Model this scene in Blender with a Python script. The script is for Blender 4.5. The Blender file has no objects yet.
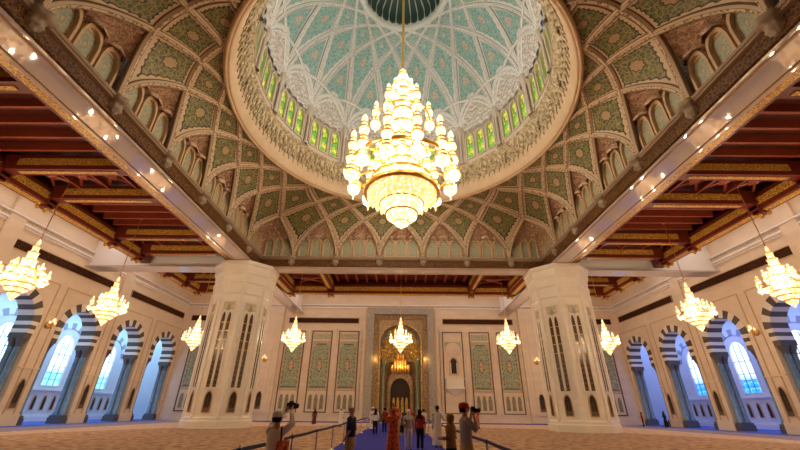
import bpy, bmesh, math, random
from mathutils import Vector, Matrix
random.seed(7)
PI = math.pi
S = bpy.context.scene
COL = S.collection
R = math.radians

# ------------------------------------------------------------------ camera, world, exposure
F_PX = 362.0
cam = bpy.data.cameras.new('camera'); cam.sensor_width = 36; cam.lens = F_PX / 800 * 36; cam.clip_end = 300
cam_o = bpy.data.objects.new('camera', cam); COL.objects.link(cam_o); S.camera = cam_o
PITCH = math.atan(184.5 / F_PX); YAW = R(-0.28); ROLL = R(0.62)
fw = Vector((math.sin(YAW) * math.cos(PITCH), math.cos(YAW) * math.cos(PITCH), math.sin(PITCH)))
r0 = Vector((math.cos(YAW), -math.sin(YAW), 0)); u0 = r0.cross(fw)
rt = r0 * math.cos(ROLL) + u0 * math.sin(ROLL); up = u0 * math.cos(ROLL) - r0 * math.sin(ROLL)
M = Matrix(((rt.x, up.x, -fw.x, 0), (rt.y, up.y, -fw.y, 0), (rt.z, up.z, -fw.z, 1.6), (0, 0, 0, 1)))
cam_o.matrix_world = M
w = bpy.data.worlds.new('world'); S.world = w; w.use_nodes = True
w.node_tree.nodes['Background'].inputs[0].default_value = (0.55, 0.75, 1.0, 1)
w.node_tree.nodes['Background'].inputs[1].default_value = 0.2
S.view_settings.view_transform = 'Standard'; S.view_settings.look = 'None'
S.view_settings.gamma = 1; S.view_settings.use_curve_mapping = False
S.view_settings.exposure = 0.5
S.cycles.max_bounces = 7; S.cycles.diffuse_bounces = 5; S.cycles.glossy_bounces = 3
S.cycles.transmission_bounces = 2; S.cycles.sample_clamp_indirect = 4
S.cycles.caustics_reflective = False; S.cycles.caustics_refractive = False

YC = 21.2            # hall centre under the dome
W = 15.4; WO = 17.2  # ring beam inner / outer half width
ZS = 15.0            # beam soffit
Z0 = 16.2            # vault springing
ZR = 21.5; RR = 12.25 # ring under the drum
XW = 34.0; YB = 57.7; XP = 28.0; YP = 48.0

def light(name, kind, loc, power, color, size=1.0, size_y=None, rot=None, parent=None, spread=None):
    l = bpy.data.lights.new(name, kind); l.energy = power; l.color = color
    if kind == 'AREA':
        l.size = size
        if size_y: l.shape = 'RECTANGLE'; l.size_y = size_y
        if spread: l.spread = spread
    elif kind == 'POINT': l.shadow_soft_size = size
    o = bpy.data.objects.new(name, l); COL.objects.link(o); o.location = loc
    if rot: o.rotation_euler = rot
    if parent: o.parent = parent
    return o
WARM = (1.0, 0.74, 0.47)
BLUE = (0.10, 0.42, 1.0)
# added blue fill lights under the corridor vaults, white cove lights above the walls
for sx in (-1, 1):
    light('corridor_fill', 'AREA', (sx * 38.6, 42.5, 12.5), 1500 if sx < 0 else 1150, (0.34, 0.62, 1.0) if sx < 0 else (0.26, 0.38, 1.0), 3.4, 34, (0, 0, 0))
    light('cove_light', 'AREA', (sx * 31.2, 24, 18.5), 420, (1.0, 0.86, 0.80), 3.0, 46, (0, 0, 0))
light('cove_light', 'AREA', (0, 53.2, 18.5), 520, (1.0, 0.86, 0.80), 56, 5.0, (0, 0, 0))

# ------------------------------------------------------------------ materials
def mat(name, col=(.8, .8, .8), rough=.6, metal=0.0, emit=None, es=0.0, spec=0.5):
    m = bpy.data.materials.new(name); m.use_nodes = True
    b = m.node_tree.nodes['Principled BSDF']
    b.inputs['Base Color'].default_value = (*col, 1); b.inputs['Roughness'].default_value = rough
    b.inputs['Metallic'].default_value = metal; b.inputs['Specular IOR Level'].default_value = spec
    if emit: b.inputs['Emission Color'].default_value = (*emit, 1); b.inputs['Emission Strength'].default_value = es
    return m
class NT:
    def __init__(s, m): s.m = m; s.t = m.node_tree; s.b = s.t.nodes['Principled BSDF']
    def n(s, ty, **kw):
        x = s.t.nodes.new(ty)
        for k, v in kw.items(): setattr(x, k, v)
        return x
    def l(s, a, b): s.t.links.new(a, b)
    def coord(s, which='Object', scale=(1, 1, 1)):
        c = s.n('ShaderNodeTexCoord'); mp = s.n('ShaderNodeMapping'); mp.inputs['Scale'].default_value = scale
        s.l(c.outputs[which], mp.inputs['Vector']); return mp.outputs[0]
    def math(s, op, a, b=None, c=None):
        x = s.n('ShaderNodeMath', operation=op)
        for i, v in enumerate((a, b, c)):
            if v is None: continue
            if isinstance(v, (int, float)): x.inputs[i].default_value = v
            else: s.l(v, x.inputs[i])
        return x.outputs[0]
    def noise(s, vec, scale, detail=3, rough=.5):
        x = s.n('ShaderNodeTexNoise'); x.inputs['Scale'].default_value = scale; x.inputs['Detail'].default_value = detail
        x.inputs['Roughness'].default_value = rough; s.l(vec, x.inputs['Vector']); return x.outputs['Fac']
    def voro(s, vec, scale, feature='F1', out='Distance', rnd=1.0):
        x = s.n('ShaderNodeTexVoronoi', feature=feature); x.inputs['Scale'].default_value = scale
        x.inputs['Randomness'].default_value = rnd
        s.l(vec, x.inputs['Vector']); return x.outputs[out]
    def ramp(s, fac, stops, interp='LINEAR'):
        r = s.n('ShaderNodeValToRGB'); r.color_ramp.interpolation = interp
        el = r.color_ramp.elements
        while len(el) < len(stops): el.new(0.5)
        for e, (p, c) in zip(el, stops):
            e.position = p; e.color = (*c, 1) if len(c) == 3 else c
        s.l(fac, r.inputs[0]); return r.outputs[0]
    def mix(s, fac, a, b, mode='MIX'):
        x = s.n('ShaderNodeMix', data_type='RGBA', blend_type=mode)
        for i, v in ((0, fac), (6, a), (7, b)):
            if isinstance(v, (int, float)): x.inputs[i].default_value = v
            elif isinstance(v, tuple): x.inputs[i].default_value = (*v, 1)
            else: s.l(v, x.inputs[i])
        return x.outputs[2]
    def col(s, c): s.l(c, s.b.inputs['Base Color'])
    def bump(s, h, st=.4, d=.05):
        x = s.n('ShaderNodeBump'); x.inputs['Strength'].default_value = st; x.inputs['Distance'].default_value = d
        s.l(h, x.inputs['Height']); s.l(x.outputs[0], s.b.inputs['Normal'])

def marble(name, a, b, rough=.35, sc=.5, joints=None):
    m = mat(name, a, rough); n = NT(m); v = n.coord()
    c = n.ramp(n.noise(v, sc, 5, .6), [(.35, a), (.7, b)])
    if joints:
        br = n.n('ShaderNodeTexBrick'); br.inputs['Scale'].default_value = joints; br.inputs['Mortar Size'].default_value = .006
        br.inputs['Color1'].default_value = (1, 1, 1, 1); br.inputs['Color2'].default_value = (.93, .93, .93, 1); br.inputs['Mortar'].default_value = (.93, .92, .91, 1)
        sep = n.n('ShaderNodeSeparateXYZ'); n.l(v, sep.inputs[0]); cb = n.n('ShaderNodeCombineXYZ')
        n.l(n.math('ADD', sep.outputs[0], sep.outputs[1]), cb.inputs[0]); n.l(sep.outputs[2], cb.inputs[1]); n.l(cb.outputs[0], br.inputs['Vector'])
        c = n.mix(1.0, c, br.outputs[0], 'MULTIPLY')
    n.col(c); return m
M_WALL = marble('cream_marble', (.84, .69, .52), (.77, .61, .44), .4, .25, .45)
M_PILLAR = marble('white_marble', (.90, .84, .73), (.84, .77, .66), .35, .4, .5)
M_SOFFIT = marble('polished_grey_marble', (.66, .58, .55), (.58, .51, .49), .05, .3)
M_SOFFIT.node_tree.nodes['Principled BSDF'].inputs['IOR'].default_value = 2.1
M_COVE = mat('white_plaster', (.88, .85, .83), .7)
M_STONE = marble('tan_carved_stone', (.62, .44, .27), (.52, .36, .21), .6, 1.5)
M_VAULT = marble('sand_plaster', (.56, .43, .29), (.49, .36, .24), .7, 1.2)
M_DOME = marble('pale_dome_plaster', (.74, .74, .70), (.66, .68, .66), .7, 1.2)
M_DRUM = marble('drum_plaster', (.60, .52, .43), (.53, .45, .37), .7, 1.2)
M_CORR = marble('pale_corridor_plaster', (.72, .76, .80), (.66, .70, .76), .6, .4)
M_DARKV = mat('dark_voussoir_stone', (.09, .065, .05), .45)
M_WHITEV = mat('white_voussoir_stone', (.80, .74, .66), .45)
M_GREY = marble('grey_green_column_stone', (.12, .23, .33), (.20, .34, .46), .25, 2)
M_GREYD = mat('dark_capital_stone', (.10, .10, .11), .5)
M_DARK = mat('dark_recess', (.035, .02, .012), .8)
M_GOLD = mat('gold', (.90, .56, .16), .28, 1.0)
M_GOLDB = mat('bright_gold_leaf', (.80, .44, .10), .35, .8)
M_BRONZE = mat('dark_bronze', (.14, .09, .04), .5)
M_STEEL = mat('steel', (.55, .52, .48), .3, 1.0)
M_BELT = mat('navy_belt', (.02, .015, .06), .7)
def crystal(name, gold, white, st, sc):
    m = mat(name, (.7, .6, .4), .2); n = NT(m); v = n.coord()
    d = n.voro(v, sc, 'DISTANCE_TO_EDGE'); c = n.ramp(d, [(0, gold), (.12, gold), (.3, white)])
    n.l(c, n.b.inputs['Emission Color']); n.b.inputs['Emission Strength'].default_value = st; return m
M_GLOW = crystal('lit_crystal', (.75, .40, .12), (1.0, .88, .64), 1.2, 3.4)
M_GLOW2 = crystal('lit_crystal_white', (.90, .50, .16), (1.0, .93, .78), 2.1, 3.4)
M_GLOW3 = crystal('lit_small_crystal', (.60, .26, .07), (1.0, .92, .76), 1.6, 7.0)

def lace(name, base, dark, light_, scale, rough=.6, metal=0, coordn='Object', t=(.25, .45)):
    m = mat(name, base, rough, metal); n = NT(m); v = n.coord(coordn)
    d = n.voro(v, scale, 'DISTANCE_TO_EDGE'); nz = n.noise(v, scale * 1.6, 2)
    c = n.ramp(d, [(0, light_), (.06, light_), (.12, dark), (.4, base)])
    c2 = n.ramp(nz, [(t[0] + .1, dark), (t[1] + .12, light_)])
    n.col(n.mix(.45, c, c2)); n.bump(d, .3, .03); return m
M_CORN = mat('dark_carved_cornice', (.30, .21, .14), .6)
M_SHELL = lace('pink_stalactite_stone', (.60, .41, .29), (.30, .16, .10), (.78, .60, .45), 3.2)  # dark lace tone puts recess shade into the pink stone
M_MUQ = lace('drum_stalactite_stone', (.42, .34, .21), (.18, .13, .06), (.56, .47, .31), 1.6)  # darkest tone is shade between the drops, put into the colour
M_MUQP = lace('pale_stalactite_stone', (.66, .63, .58), (.36, .32, .30), (.80, .78, .74), 2.4)
M_CALLI = lace('calligraphy_frieze', (.05, .014, .008), (.03, .009, .005), (.20, .10, .03), 5.5, .5)
M_BAND = lace('maroon_inscription_band', (.04, .010, .006), (.02, .006, .004), (.085, .035, .015), 5.0, .9)
M_BAND.node_tree.nodes['Principled BSDF'].inputs['Specular IOR Level'].default_value = .1
M_CALLI.node_tree.nodes['Principled BSDF'].inputs['Specular IOR Level'].default_value = .15
M_FRIEZE = lace('carved_cream_frieze', (.66, .54, .40), (.42, .30, .2), (.78, .66, .5), 4)
M_GILT = lace('gilded_painted_beam', (.50, .24, .04), (.16, .03, .008), (.85, .52, .09), 5.5, .4, .1)
M_MOSGOLD = lace('gold_mosaic', (.50, .27, .06), (.14, .07, .02), (.95, .62, .16), 3.5, .3, .4)
M_MOSAM = lace('amber_mosaic', (.20, .11, .05), (.09, .04, .02), (.46, .30, .13), 4, .4)
M_MOSCR = lace('cream_gold_mosaic', (.36, .24, .12), (.20, .12, .06), (.60, .44, .24), 4, .4)
M_MOSGREY = lace('grey_carved_surround', (.36, .34, .28), (.24, .22, .18), (.50, .46, .38), 5)
M_MOSBRN = lace('brown_mosaic', (.24, .12, .05), (.10, .04, .02), (.55, .36, .15), 4, .4)

def wood(name, a, b):
    m = mat(name, a, .45); n = NT(m); v = n.coord(scale=(1, 1, 3))
    n.col(n.ramp(n.noise(v, 3, 6, .65), [(.3, a), (.75, b)])); return m
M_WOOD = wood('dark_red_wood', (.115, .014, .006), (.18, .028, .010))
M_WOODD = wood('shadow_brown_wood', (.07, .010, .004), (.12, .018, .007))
M_WOODL = wood('red_brown_joist', (.30, .06, .022), (.22, .038, .015))

def mosaic(name, fieldA, fieldB, line, med, edge, outer, scale, scallop=22.0, coordn='Object', medr=.30, lim=.83):
    """carpet-like mosaic on UV -1..1: scalloped dark outline, arabesque field, central medallion"""
    m = mat(name, fieldA, .55); n = NT(m)
    uv = n.coord('UV'); ob = n.coord(coordn)
    sp = n.n('ShaderNodeSeparateXYZ'); n.l(uv, sp.inputs[0])
    x = n.math('SUBTRACT', n.math('MULTIPLY', sp.outputs[0], 2), 1); y = n.math('SUBTRACT', n.math('MULTIPLY', sp.outputs[1], 2), 1)
    ax = n.math('ABSOLUTE', x); ay = n.math('ABSOLUTE', y)
    sc = n.math('MULTIPLY', n.math('ABSOLUTE', n.math('SINE', n.math('MULTIPLY', n.math('ADD', ax, ay), scallop / 2))), .07)
    d = n.math('ADD', n.math('MAXIMUM', ax, ay), sc)
    rad = n.math('SQRT', n.math('ADD', n.math('MULTIPLY', x, x), n.math('MULTIPLY', y, y)))
    ang = n.math('ARCTAN2', y, x)
    rr = n.math('ADD', rad, n.math('MULTIPLY', n.math('COSINE', n.math('MULTIPLY', ang, 8)), .03))
    vo = n.voro(ob, scale, 'DISTANCE_TO_EDGE'); nz = n.noise(ob, scale * 1.3, 3)
    field = n.mix(n.ramp(nz, [(.42, (0, 0, 0)), (.58, (1, 1, 1))]), fieldA, fieldB)
    field = n.mix(n.ramp(vo, [(.03, (.75, .75, .75)), (.10, (0, 0, 0))]), field, line)
    medc = n.mix(n.ramp(vo, [(.04, (1, 1, 1)), (.16, (0, 0, 0))]), med, line)
    c = n.mix(n.ramp(rr, [(0, (1, 1, 1)), (medr, (1, 1, 1)), (medr + .03, (0, 0, 0))]), field, medc)
    c = n.mix(n.ramp(rr, [(medr - .02, (0, 0, 0)), (medr, (1, 1, 1)), (medr + .03, (1, 1, 1)), (medr + .05, (0, 0, 0))]), c, edge)
    c = n.mix(n.ramp(d, [(lim, (0, 0, 0)), (lim + .02, (1, 1, 1))]), c, edge)
    c = n.mix(n.ramp(d, [(lim + .06, (0, 0, 0)), (min(1, lim + .08), (1, 1, 1))]), c, outer)
    n.col(c); return m
M_MOSV = mosaic('green_vault_mosaic', (.06, .095, .035), (.16, .15, .055), (.36, .29, .14), (.46, .29, .18), (.022, .018, .008), (.56, .43, .29), 3.6)
M_MOSD = mosaic('teal_dome_mosaic', (.17, .38, .36), (.27, .47, .43), (.50, .60, .54), (.62, .36, .24), (.36, .40, .40), (.70, .71, .67), 2.6, medr=.25)
M_MOSA = mosaic('pale_green_arched_mosaic', (.26, .32, .24), (.34, .37, .26), (.50, .46, .32), (.46, .36, .24), (.2, .2, .12), (.66, .52, .36), 5, 8, medr=.2)
M_TILE = mosaic('green_wall_carpet_mosaic', (.16, .27, .19), (.30, .33, .19), (.62, .50, .30), (.58, .26, .14), (.07, .09, .07), (.66, .56, .42), 2.6, 30, medr=.24, lim=.92)
M_LANC = lace('dark_green_lancet_tile', (.15, .20, .13), (.08, .10, .07), (.40, .34, .2), 5)
M_TILEH = lace('tile_header', (.40, .42, .30), (.22, .26, .2), (.66, .56, .38), 4)
M_CAPG = mat('dark_green_fluted_glass', (.05, .10, .08), .3)

def ribmat(name, edge, mid, line):
    m = mat(name, edge, .65); n = NT(m); uv = n.coord('UV'); sp = n.n('ShaderNodeSeparateXYZ'); n.l(uv, sp.inputs[0])
    d = n.math('ABSOLUTE', n.math('SUBTRACT', sp.outputs[0], .5)); vo = n.voro(n.coord(), 6, 'F1')
    midc = n.mix(n.ramp(vo, [(.3, (0, 0, 0)), (.5, (1, 1, 1))]), mid, edge)
    c = n.mix(n.ramp(d, [(.0, (1, 1, 1)), (.16, (1, 1, 1)), (.19, (0, 0, 0))]), edge, midc)
    c = n.mix(n.ramp(d, [(.16, (0, 0, 0)), (.18, (1, 1, 1)), (.215, (1, 1, 1)), (.23, (0, 0, 0))]), c, line)
    c = n.mix(n.ramp(d, [(.40, (0, 0, 0)), (.43, (1, 1, 1))]), c, line)
    n.col(c); return m
M_RIBV = ribmat('vault_rib', (.60, .47, .33), (.20, .14, .07), (.16, .095, .05))
M_RIBD = ribmat('dome_rib', (.82, .83, .80), (.60, .53, .49), (.42, .34, .31))

def glasswin(name, cols, strength, scale):
    m = mat(name, (.05, .05, .05), .4); n = NT(m); v = n.coord()
    c = n.ramp(n.noise(v, scale, 2), cols); vo = n.voro(v, scale * 2.2, 'DISTANCE_TO_EDGE')
    c = n.mix(n.ramp(vo, [(.02, (1, 1, 1)), (.06, (0, 0, 0))]), c, (.03, .05, .02))
    n.l(c, n.b.inputs['Emission Color']); n.b.inputs['Emission Strength'].default_value = strength; return m
M_STAIN = glasswin('green_yellow_stained_glass', [(.36, (.07, .30, .02)), (.48, (.28, .50, .03)), (.58, (.80, .62, .04)), (.68, (.18, .42, .07))], .95, .9)
def corrwin(name, top, low, st):
    m = mat(name, (.05, .05, .05), .4); n = NT(m); v = n.coord(); sp = n.n('ShaderNodeSeparateXYZ'); n.l(v, sp.inputs[0])
    c = n.ramp(n.math('DIVIDE', sp.outputs[2], 10), [(.50, low), (.60, top)])
    vo = n.voro(v, 1.6, 'DISTANCE_TO_EDGE', rnd=.3)
    c = n.mix(n.ramp(vo, [(.02, (1, 1, 1)), (.05, (0, 0, 0))]), c, (.25, .6, .9))
    n.l(c, n.b.inputs['Emission Color']); n.b.inputs['Emission Strength'].default_value = st; return m
M_WINL = corrwin('daylit_glass_left', (.85, .95, 1.0), (.15, .55, .9), 1.7)
M_WINR = corrwin('daylit_glass_right', (.75, .85, 1.0), (.02, .25, .85), 1.5)

def carpet():
    m = mat('patterned_prayer_carpet', (.5, .35, .25), .95, spec=.1); n = NT(m); v = n.coord()
    sp = n.n('ShaderNodeSeparateXYZ'); n.l(v, sp.inputs[0])
    ax = n.math('ABSOLUTE', sp.outputs[0]); dy = n.math('SUBTRACT', sp.outputs[1], YC)
    rad = n.math('SQRT', n.math('ADD', n.math('MULTIPLY', ax, ax), n.math('MULTIPLY', dy, dy)))
    vo = n.voro(v, 1.1, 'F1'); nz = n.noise(v, 2.6, 4, .6); ed = n.voro(v, .8, 'DISTANCE_TO_EDGE')
    fieldc = n.ramp(nz, [(.38, (.28, .13, .085)), (.52, (.48, .31, .20)), (.66, (.58, .42, .28))])
    fieldc = n.mix(n.ramp(vo, [(.18, (.7, .7, .7)), (.3, (0, 0, 0))]), fieldc, (.22, .10, .08))
    pale = n.ramp(nz, [(.4, (.56, .39, .28)), (.6, (.66, .49, .36))])
    pale = n.mix(n.ramp(ed, [(.03, (.35, .35, .35)), (.07, (0, 0, 0))]), pale, (.40, .22, .18))
    c = n.mix(n.ramp(n.math('DIVIDE', rad, 40), [(.60, (0, 0, 0)), (.61, (1, 1, 1))]), fieldc, pale)
    mauve = n.ramp(nz, [(.4, (.27, .22, .27)), (.6, (.37, .30, .34))])
    c = n.mix(n.ramp(n.math('DIVIDE', ax, 40), [(.66, (0, 0, 0)), (.67, (1, 1, 1))]), c, mauve)
    c = n.mix(n.ramp(n.math('DIVIDE', sp.outputs[1], 60), [(.895, (0, 0, 0)), (.90, (1, 1, 1))]), c, (.50, .40, .32))
    c = n.mix(n.ramp(n.math('DIVIDE', ax, 40), [(.79, (0, 0, 0)), (.793, (1, 1, 1))]), c, (.10, .15, .46))
    n.col(c); return m
M_CARPET = carpet()
M_BLUE = mat('royal_blue_runner', (.04, .045, .38), .9, spec=.1)
M_BLUE2 = mat('blue_corridor_carpet', (.10, .16, .5), .9, spec=.1)

# ------------------------------------------------------------------ mesh builder
class MB:
    def __init__(s): s.v = []; s.f = []; s.m = []; s.uv = []
    def add(s, vs, fs, m=0, uvs=None):
        o = len(s.v); s.v += [tuple(p) for p in vs]
        for i, f in enumerate(fs):
            s.f.append(tuple(o + k for k in f)); s.m.append(m); s.uv.append(uvs[i] if uvs else None)
        return s
    def box(s, x0, x1, y0, y1, z0, z1, m=0):
        vs = [(x, y, z) for z in (z0, z1) for y in (y0, y1) for x in (x0, x1)]
        return s.add(vs, [(0, 2, 3, 1), (4, 5, 7, 6), (0, 1, 5, 4), (2, 6, 7, 3), (0, 4, 6, 2), (1, 3, 7, 5)], m)
    def lathe(s, prof, n=16, c=(0, 0, 0), m=0, flute=0, nf=0, ph=0):
        vs = []; fs = []
        for (r, z) in prof:
            for k in range(n):
                a = 2 * PI * k / n + ph; q = r * (1 + (flute * math.cos(nf * a) if flute else 0))
                vs.append((c[0] + q * math.cos(a), c[1] + q * math.sin(a), c[2] + z))
        for i in range(len(prof) - 1):
            for k in range(n):
                a = i * n + k; b = i * n + (k + 1) % n; fs.append((a, b, b + n, a + n))
        return s.add(vs, fs, m)
    def tube(s, pts, rad, n=8, m=0, cap=True):
        pts = [Vector(p) for p in pts]; rads = rad if isinstance(rad, (list, tuple)) else [rad] * len(pts)
        vs = []; fs = []; ref = Vector((0, 0, 1))
        for i, p in enumerate(pts):
            t = (pts[min(i + 1, len(pts) - 1)] - pts[max(i - 1, 0)]).normalized()
            rf = ref if abs(t.dot(ref)) < .95 else Vector((1, 0, 0))
            a = t.cross(rf).normalized(); b = t.cross(a)
            for k in range(n):
                q = 2 * PI * k / n; vs.append(p + (a * math.cos(q) + b * math.sin(q)) * rads[i])
        for i in range(len(pts) - 1):
            for k in range(n):
                a = i * n + k; b = i * n + (k + 1) % n; fs.append((a, b, b + n, a + n))
        if cap: fs.append(tuple(range(n))[::-1]); fs.append(tuple((len(pts) - 1) * n + k for k in range(n)))
        return s.add(vs, fs, m)
    def grid(s, fn, nu, nv, m=0, uvr=(0, 1, 0, 1), skip=None):
        vs = [fn(i / nu, j / nv) for j in range(nv + 1) for i in range(nu + 1)]; fs = []; uvs = []
        a, b, c, d = uvr
        for j in range(nv):
            for i in range(nu):
                if skip and skip((i + .5) / nu, (j + .5) / nv): continue
                k = j * (nu + 1) + i; fs.append((k, k + 1, k + nu + 2, k + nu + 1))
                U = lambda q: a + (b - a) * q / nu; V = lambda q: c + (d - c) * q / nv
                uvs.append(((U(i), V(j)), (U(i + 1), V(j)), (U(i + 1), V(j + 1)), (U(i), V(j + 1))))
        return s.add(vs, fs, m, uvs)
    def sweep(s, pts, nors, prof, m=0):
        """sweep an open profile [(side, height)] along pts; nors point to the viewer side"""
        vs = []; fs = []; uvs = []; n = len(prof); L = len(pts)
        pts = [Vector(p) for p in pts]; acc = 0
        for i, p in enumerate(pts):
            t = (pts[min(i + 1, L - 1)] - pts[max(i - 1, 0)]).normalized(); nn = Vector(nors[i]).normalized()
            sd = t.cross(nn).normalized()
            for (q, h) in prof: vs.append(p + sd * q + nn * h)
        w0 = prof[0][0]; w1 = prof[-1][0]
        for i in range(L - 1):
            for k in range(n - 1):
                a = i * n + k; fs.append((a, a + 1, a + n + 1, a + n))
                ua = (prof[k][0] - w0) / (w1 - w0); ub = (prof[k + 1][0] - w0) / (w1 - w0)
                uvs.append(((ua, i / L), (ub, i / L), (ub, (i + 1) / L), (ua, (i + 1) / L)))
        return s.add(vs, fs, m, uvs)
    def poly(s, pts2, fr, d0, d1, m=0, front_uv=True, sides=True):
        """extruded polygon; fr(u,v,d)->xyz ; front at d1"""
        n = len(pts2); us = [p[0] for p in pts2]; vs2 = [p[1] for p in pts2]
        u0, u1, v0, v1 = min(us), max(us), min(vs2), max(vs2)
        uvp = [((p[0] - u0) / (u1 - u0), (p[1] - v0) / (v1 - v0)) for p in pts2]
        vs = [fr(p[0], p[1], d1) for p in pts2] + [fr(p[0], p[1], d0) for p in pts2]
        fs = [tuple(range(n))]; uvs = [tuple(uvp)]
        if sides:
            for k in range(n):
                j = (k + 1) % n; fs.append((k, k + n, j + n, j)); uvs.append(((0, 0), (0, 0), (0, 0), (0, 0)))
        return s.add(vs, fs, m, uvs)
    def frame(s, outer, inner, fr, d0, d1, m=0):
        """ring between two outlines of equal count (open at ends if flagged)"""
        n = len(outer)
        vs = [fr(p[0], p[1], d1) for p in outer] + [fr(p[0], p[1], d1) for p in inner] + [fr(p[0], p[1], d0) for p in outer] + [fr(p[0], p[1], d0) for p in inner]
        fs = []
        for k in range(n):
            j = (k + 1) % n
            fs += [(k, j, n + j, n + k), (k, k + 2 * n, j + 2 * n, j), (n + k, n + j, 3 * n + j, 3 * n + k)]
        return s.add(vs, fs, m)
    def mesh(s, name, mats, smooth=False):
        me = bpy.data.meshes.new(name); me.from_pydata(s.v, [], s.f)
        for mm in (mats if isinstance(mats, (list, tuple)) else [mats]): me.materials.append(mm)
        for p, k in zip(me.polygons, s.m): p.material_index = k
        if smooth: me.polygons.foreach_set('use_smooth', [True] * len(me.polygons))
        if any(u is not None for u in s.uv):
            ul = me.uv_layers.new(name='UVMap').data; i = 0
            for p, u in zip(me.polygons, s.uv):
                for k in range(p.loop_total):
                    ul[p.loop_start + k].uv = u[k] if u else (0, 0)
        bm = bmesh.new(); bm.from_mesh(me); bmesh.ops.recalc_face_normals(bm, faces=bm.faces); bm.to_mesh(me); bm.free()
        me.update(); return me
    def build(s, name, mats, parent=None, smooth=False, loc=None, rot=None):
        return link(name, s.mesh(name, mats, smooth), parent, loc, rot)
def link(name, me, parent=None, loc=None, rot=None):
    o = bpy.data.objects.new(name, me); COL.objects.link(o)
    if parent: o.parent = parent
    if loc: o.location = loc
    if rot: o.rotation_euler = rot
    return o
def empty(name, loc=(0, 0, 0), rz=0, kind=None, parent=None):
    o = bpy.data.objects.new(name, None); COL.objects.link(o); o.location = loc; o.rotation_euler = (0, 0, rz)
    o.empty_display_size = .1
    if kind: o['kind'] = kind
    if parent: o.parent = parent
    return o
def tag(o, label, cat, group=None, kind='thing'):
    o['label'] = label; o['category'] = cat
    if group: o['group'] = group
    if kind: o['kind'] = kind
    return o
def copy_tree(o, parent=None):
    c = o.copy(); COL.objects.link(c); c.parent = parent
    for ch in [x for x in bpy.data.objects if x.parent == o]: copy_tree(ch, c)
    return c
def struct(o): o['kind'] = 'structure'; return o

def arch_pts(hw, z0, zs, za, n=8, pointed=True, cx=0.0):
    """outline: bottom-left, up, arch to apex, down to bottom right"""
    pts = [(cx - hw, z0)]
    for k in range(n + 1):
        t = k / n
        if pointed:
            x = -hw * (1 - t) ** 1.0; h = (1 - (1 - t) ** 2.1) ** .62
        else:
            x = -hw * math.cos(PI / 2 * t); h = math.sin(PI / 2 * t)
        pts.append((cx + x, zs + (za - zs) * h))
    pts += [(2 * cx - x, z) for (x, z) in pts[::-1][1:]]
    return pts
def fr_wall(origin, ux, nx):
    o = Vector(origin); u_ = Vector(ux); n_ = Vector(nx)
    return lambda a, b, d: tuple(o + u_ * a + Vector((0, 0, b)) + n_ * d)

# ------------------------------------------------------------------ floor and carpets
b = MB(); b.box(-36, 36, -16, YB + 3, -.3, 0); struct(b.build('floor', M_CARPET))
b = MB()
b.box(-42, -36, -16, YB + 3, -.3, .0); b.box(36, 42, -16, YB + 3, -.3, .0); struct(b.build('floor', M_BLUE2))
b = MB(); b.box(-3.0, 2.05, 3, 52.5, 0.002, .02)
tag(b.build('carpet_runner', M_BLUE), 'long royal blue walkway carpet leading down the middle of the hall to the golden niche', 'carpet')
for x0, x1, side in ((-22, -3.2, 'left of'), (3.2, 22, 'right of')):
    b = MB(); b.box(x0, x1, 53.6, 57.1, 0.002, .03)
    tag(b.build('carpet_strip', M_BLUE), 'blue carpet strip along the foot of the front wall, %s golden niche' % side, 'carpet')

# ------------------------------------------------------------------ main ring beam, friezes
def beam():
    root = empty('ceiling', kind='structure')     # the white marble beam grid
    b = MB()
    for sx in (-1, 1):
        xa, xb = sorted((sx * W, sx * WO))
        b.box(xa, xb, -16, YB, ZS, ZS + .12, 0)
    ya, yb = YC + W, YC + WO
    b.box(-XW, -WO, ya, yb, ZS, ZS + .12); b.box(-W, W, ya, yb, ZS, ZS + .12); b.box(WO, XW, ya, yb, ZS, ZS + .12)
    b.box(-XW, -WO, YC - WO, YC - W, ZS, ZS + .12); b.box(-W, W, YC - WO, YC - W, ZS, ZS + .12); b.box(WO, XW, YC - WO, YC - W, ZS, ZS + .12)
    b.build('beam_soffit', M_SOFFIT, root)
    b = MB()
    for sx in (-1, 1):
        for y0, y1 in ((-16, YC - WO), (YC - W, YC + W), (YC + WO, YB)):
            xa, xb = sorted((sx * (W + .5), sx * (WO - .06))); b.box(xa, xb, y0, y1, ZS + .12, 21.6)
    for y0, y1 in ((ya, yb), (YC - WO, YC - W)):
        b.box(-XW, XW, y0 + (.5 if y0 > YC else .06), y1 - (.06 if y0 > YC else .5), ZS + .12, 21.6)
    b.build('beam_web', M_COVE, root)
    # bead lines on soffit edges
    b = MB()
    for sx in (-1, 1):
        for xx in (W + .12, WO - .3):
            xa, xb = sorted((sx * xx, sx * (xx + .1))); b.box(xa, xb, 3, 57, ZS - .05, ZS)
    for yy in (ya + .12, yb - .3): b.box(-15.6, 15.6, yy, yy + .1, ZS - .05, ZS)
    b.build('beam_bead', M_STONE, root)
    return root
beam()
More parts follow.
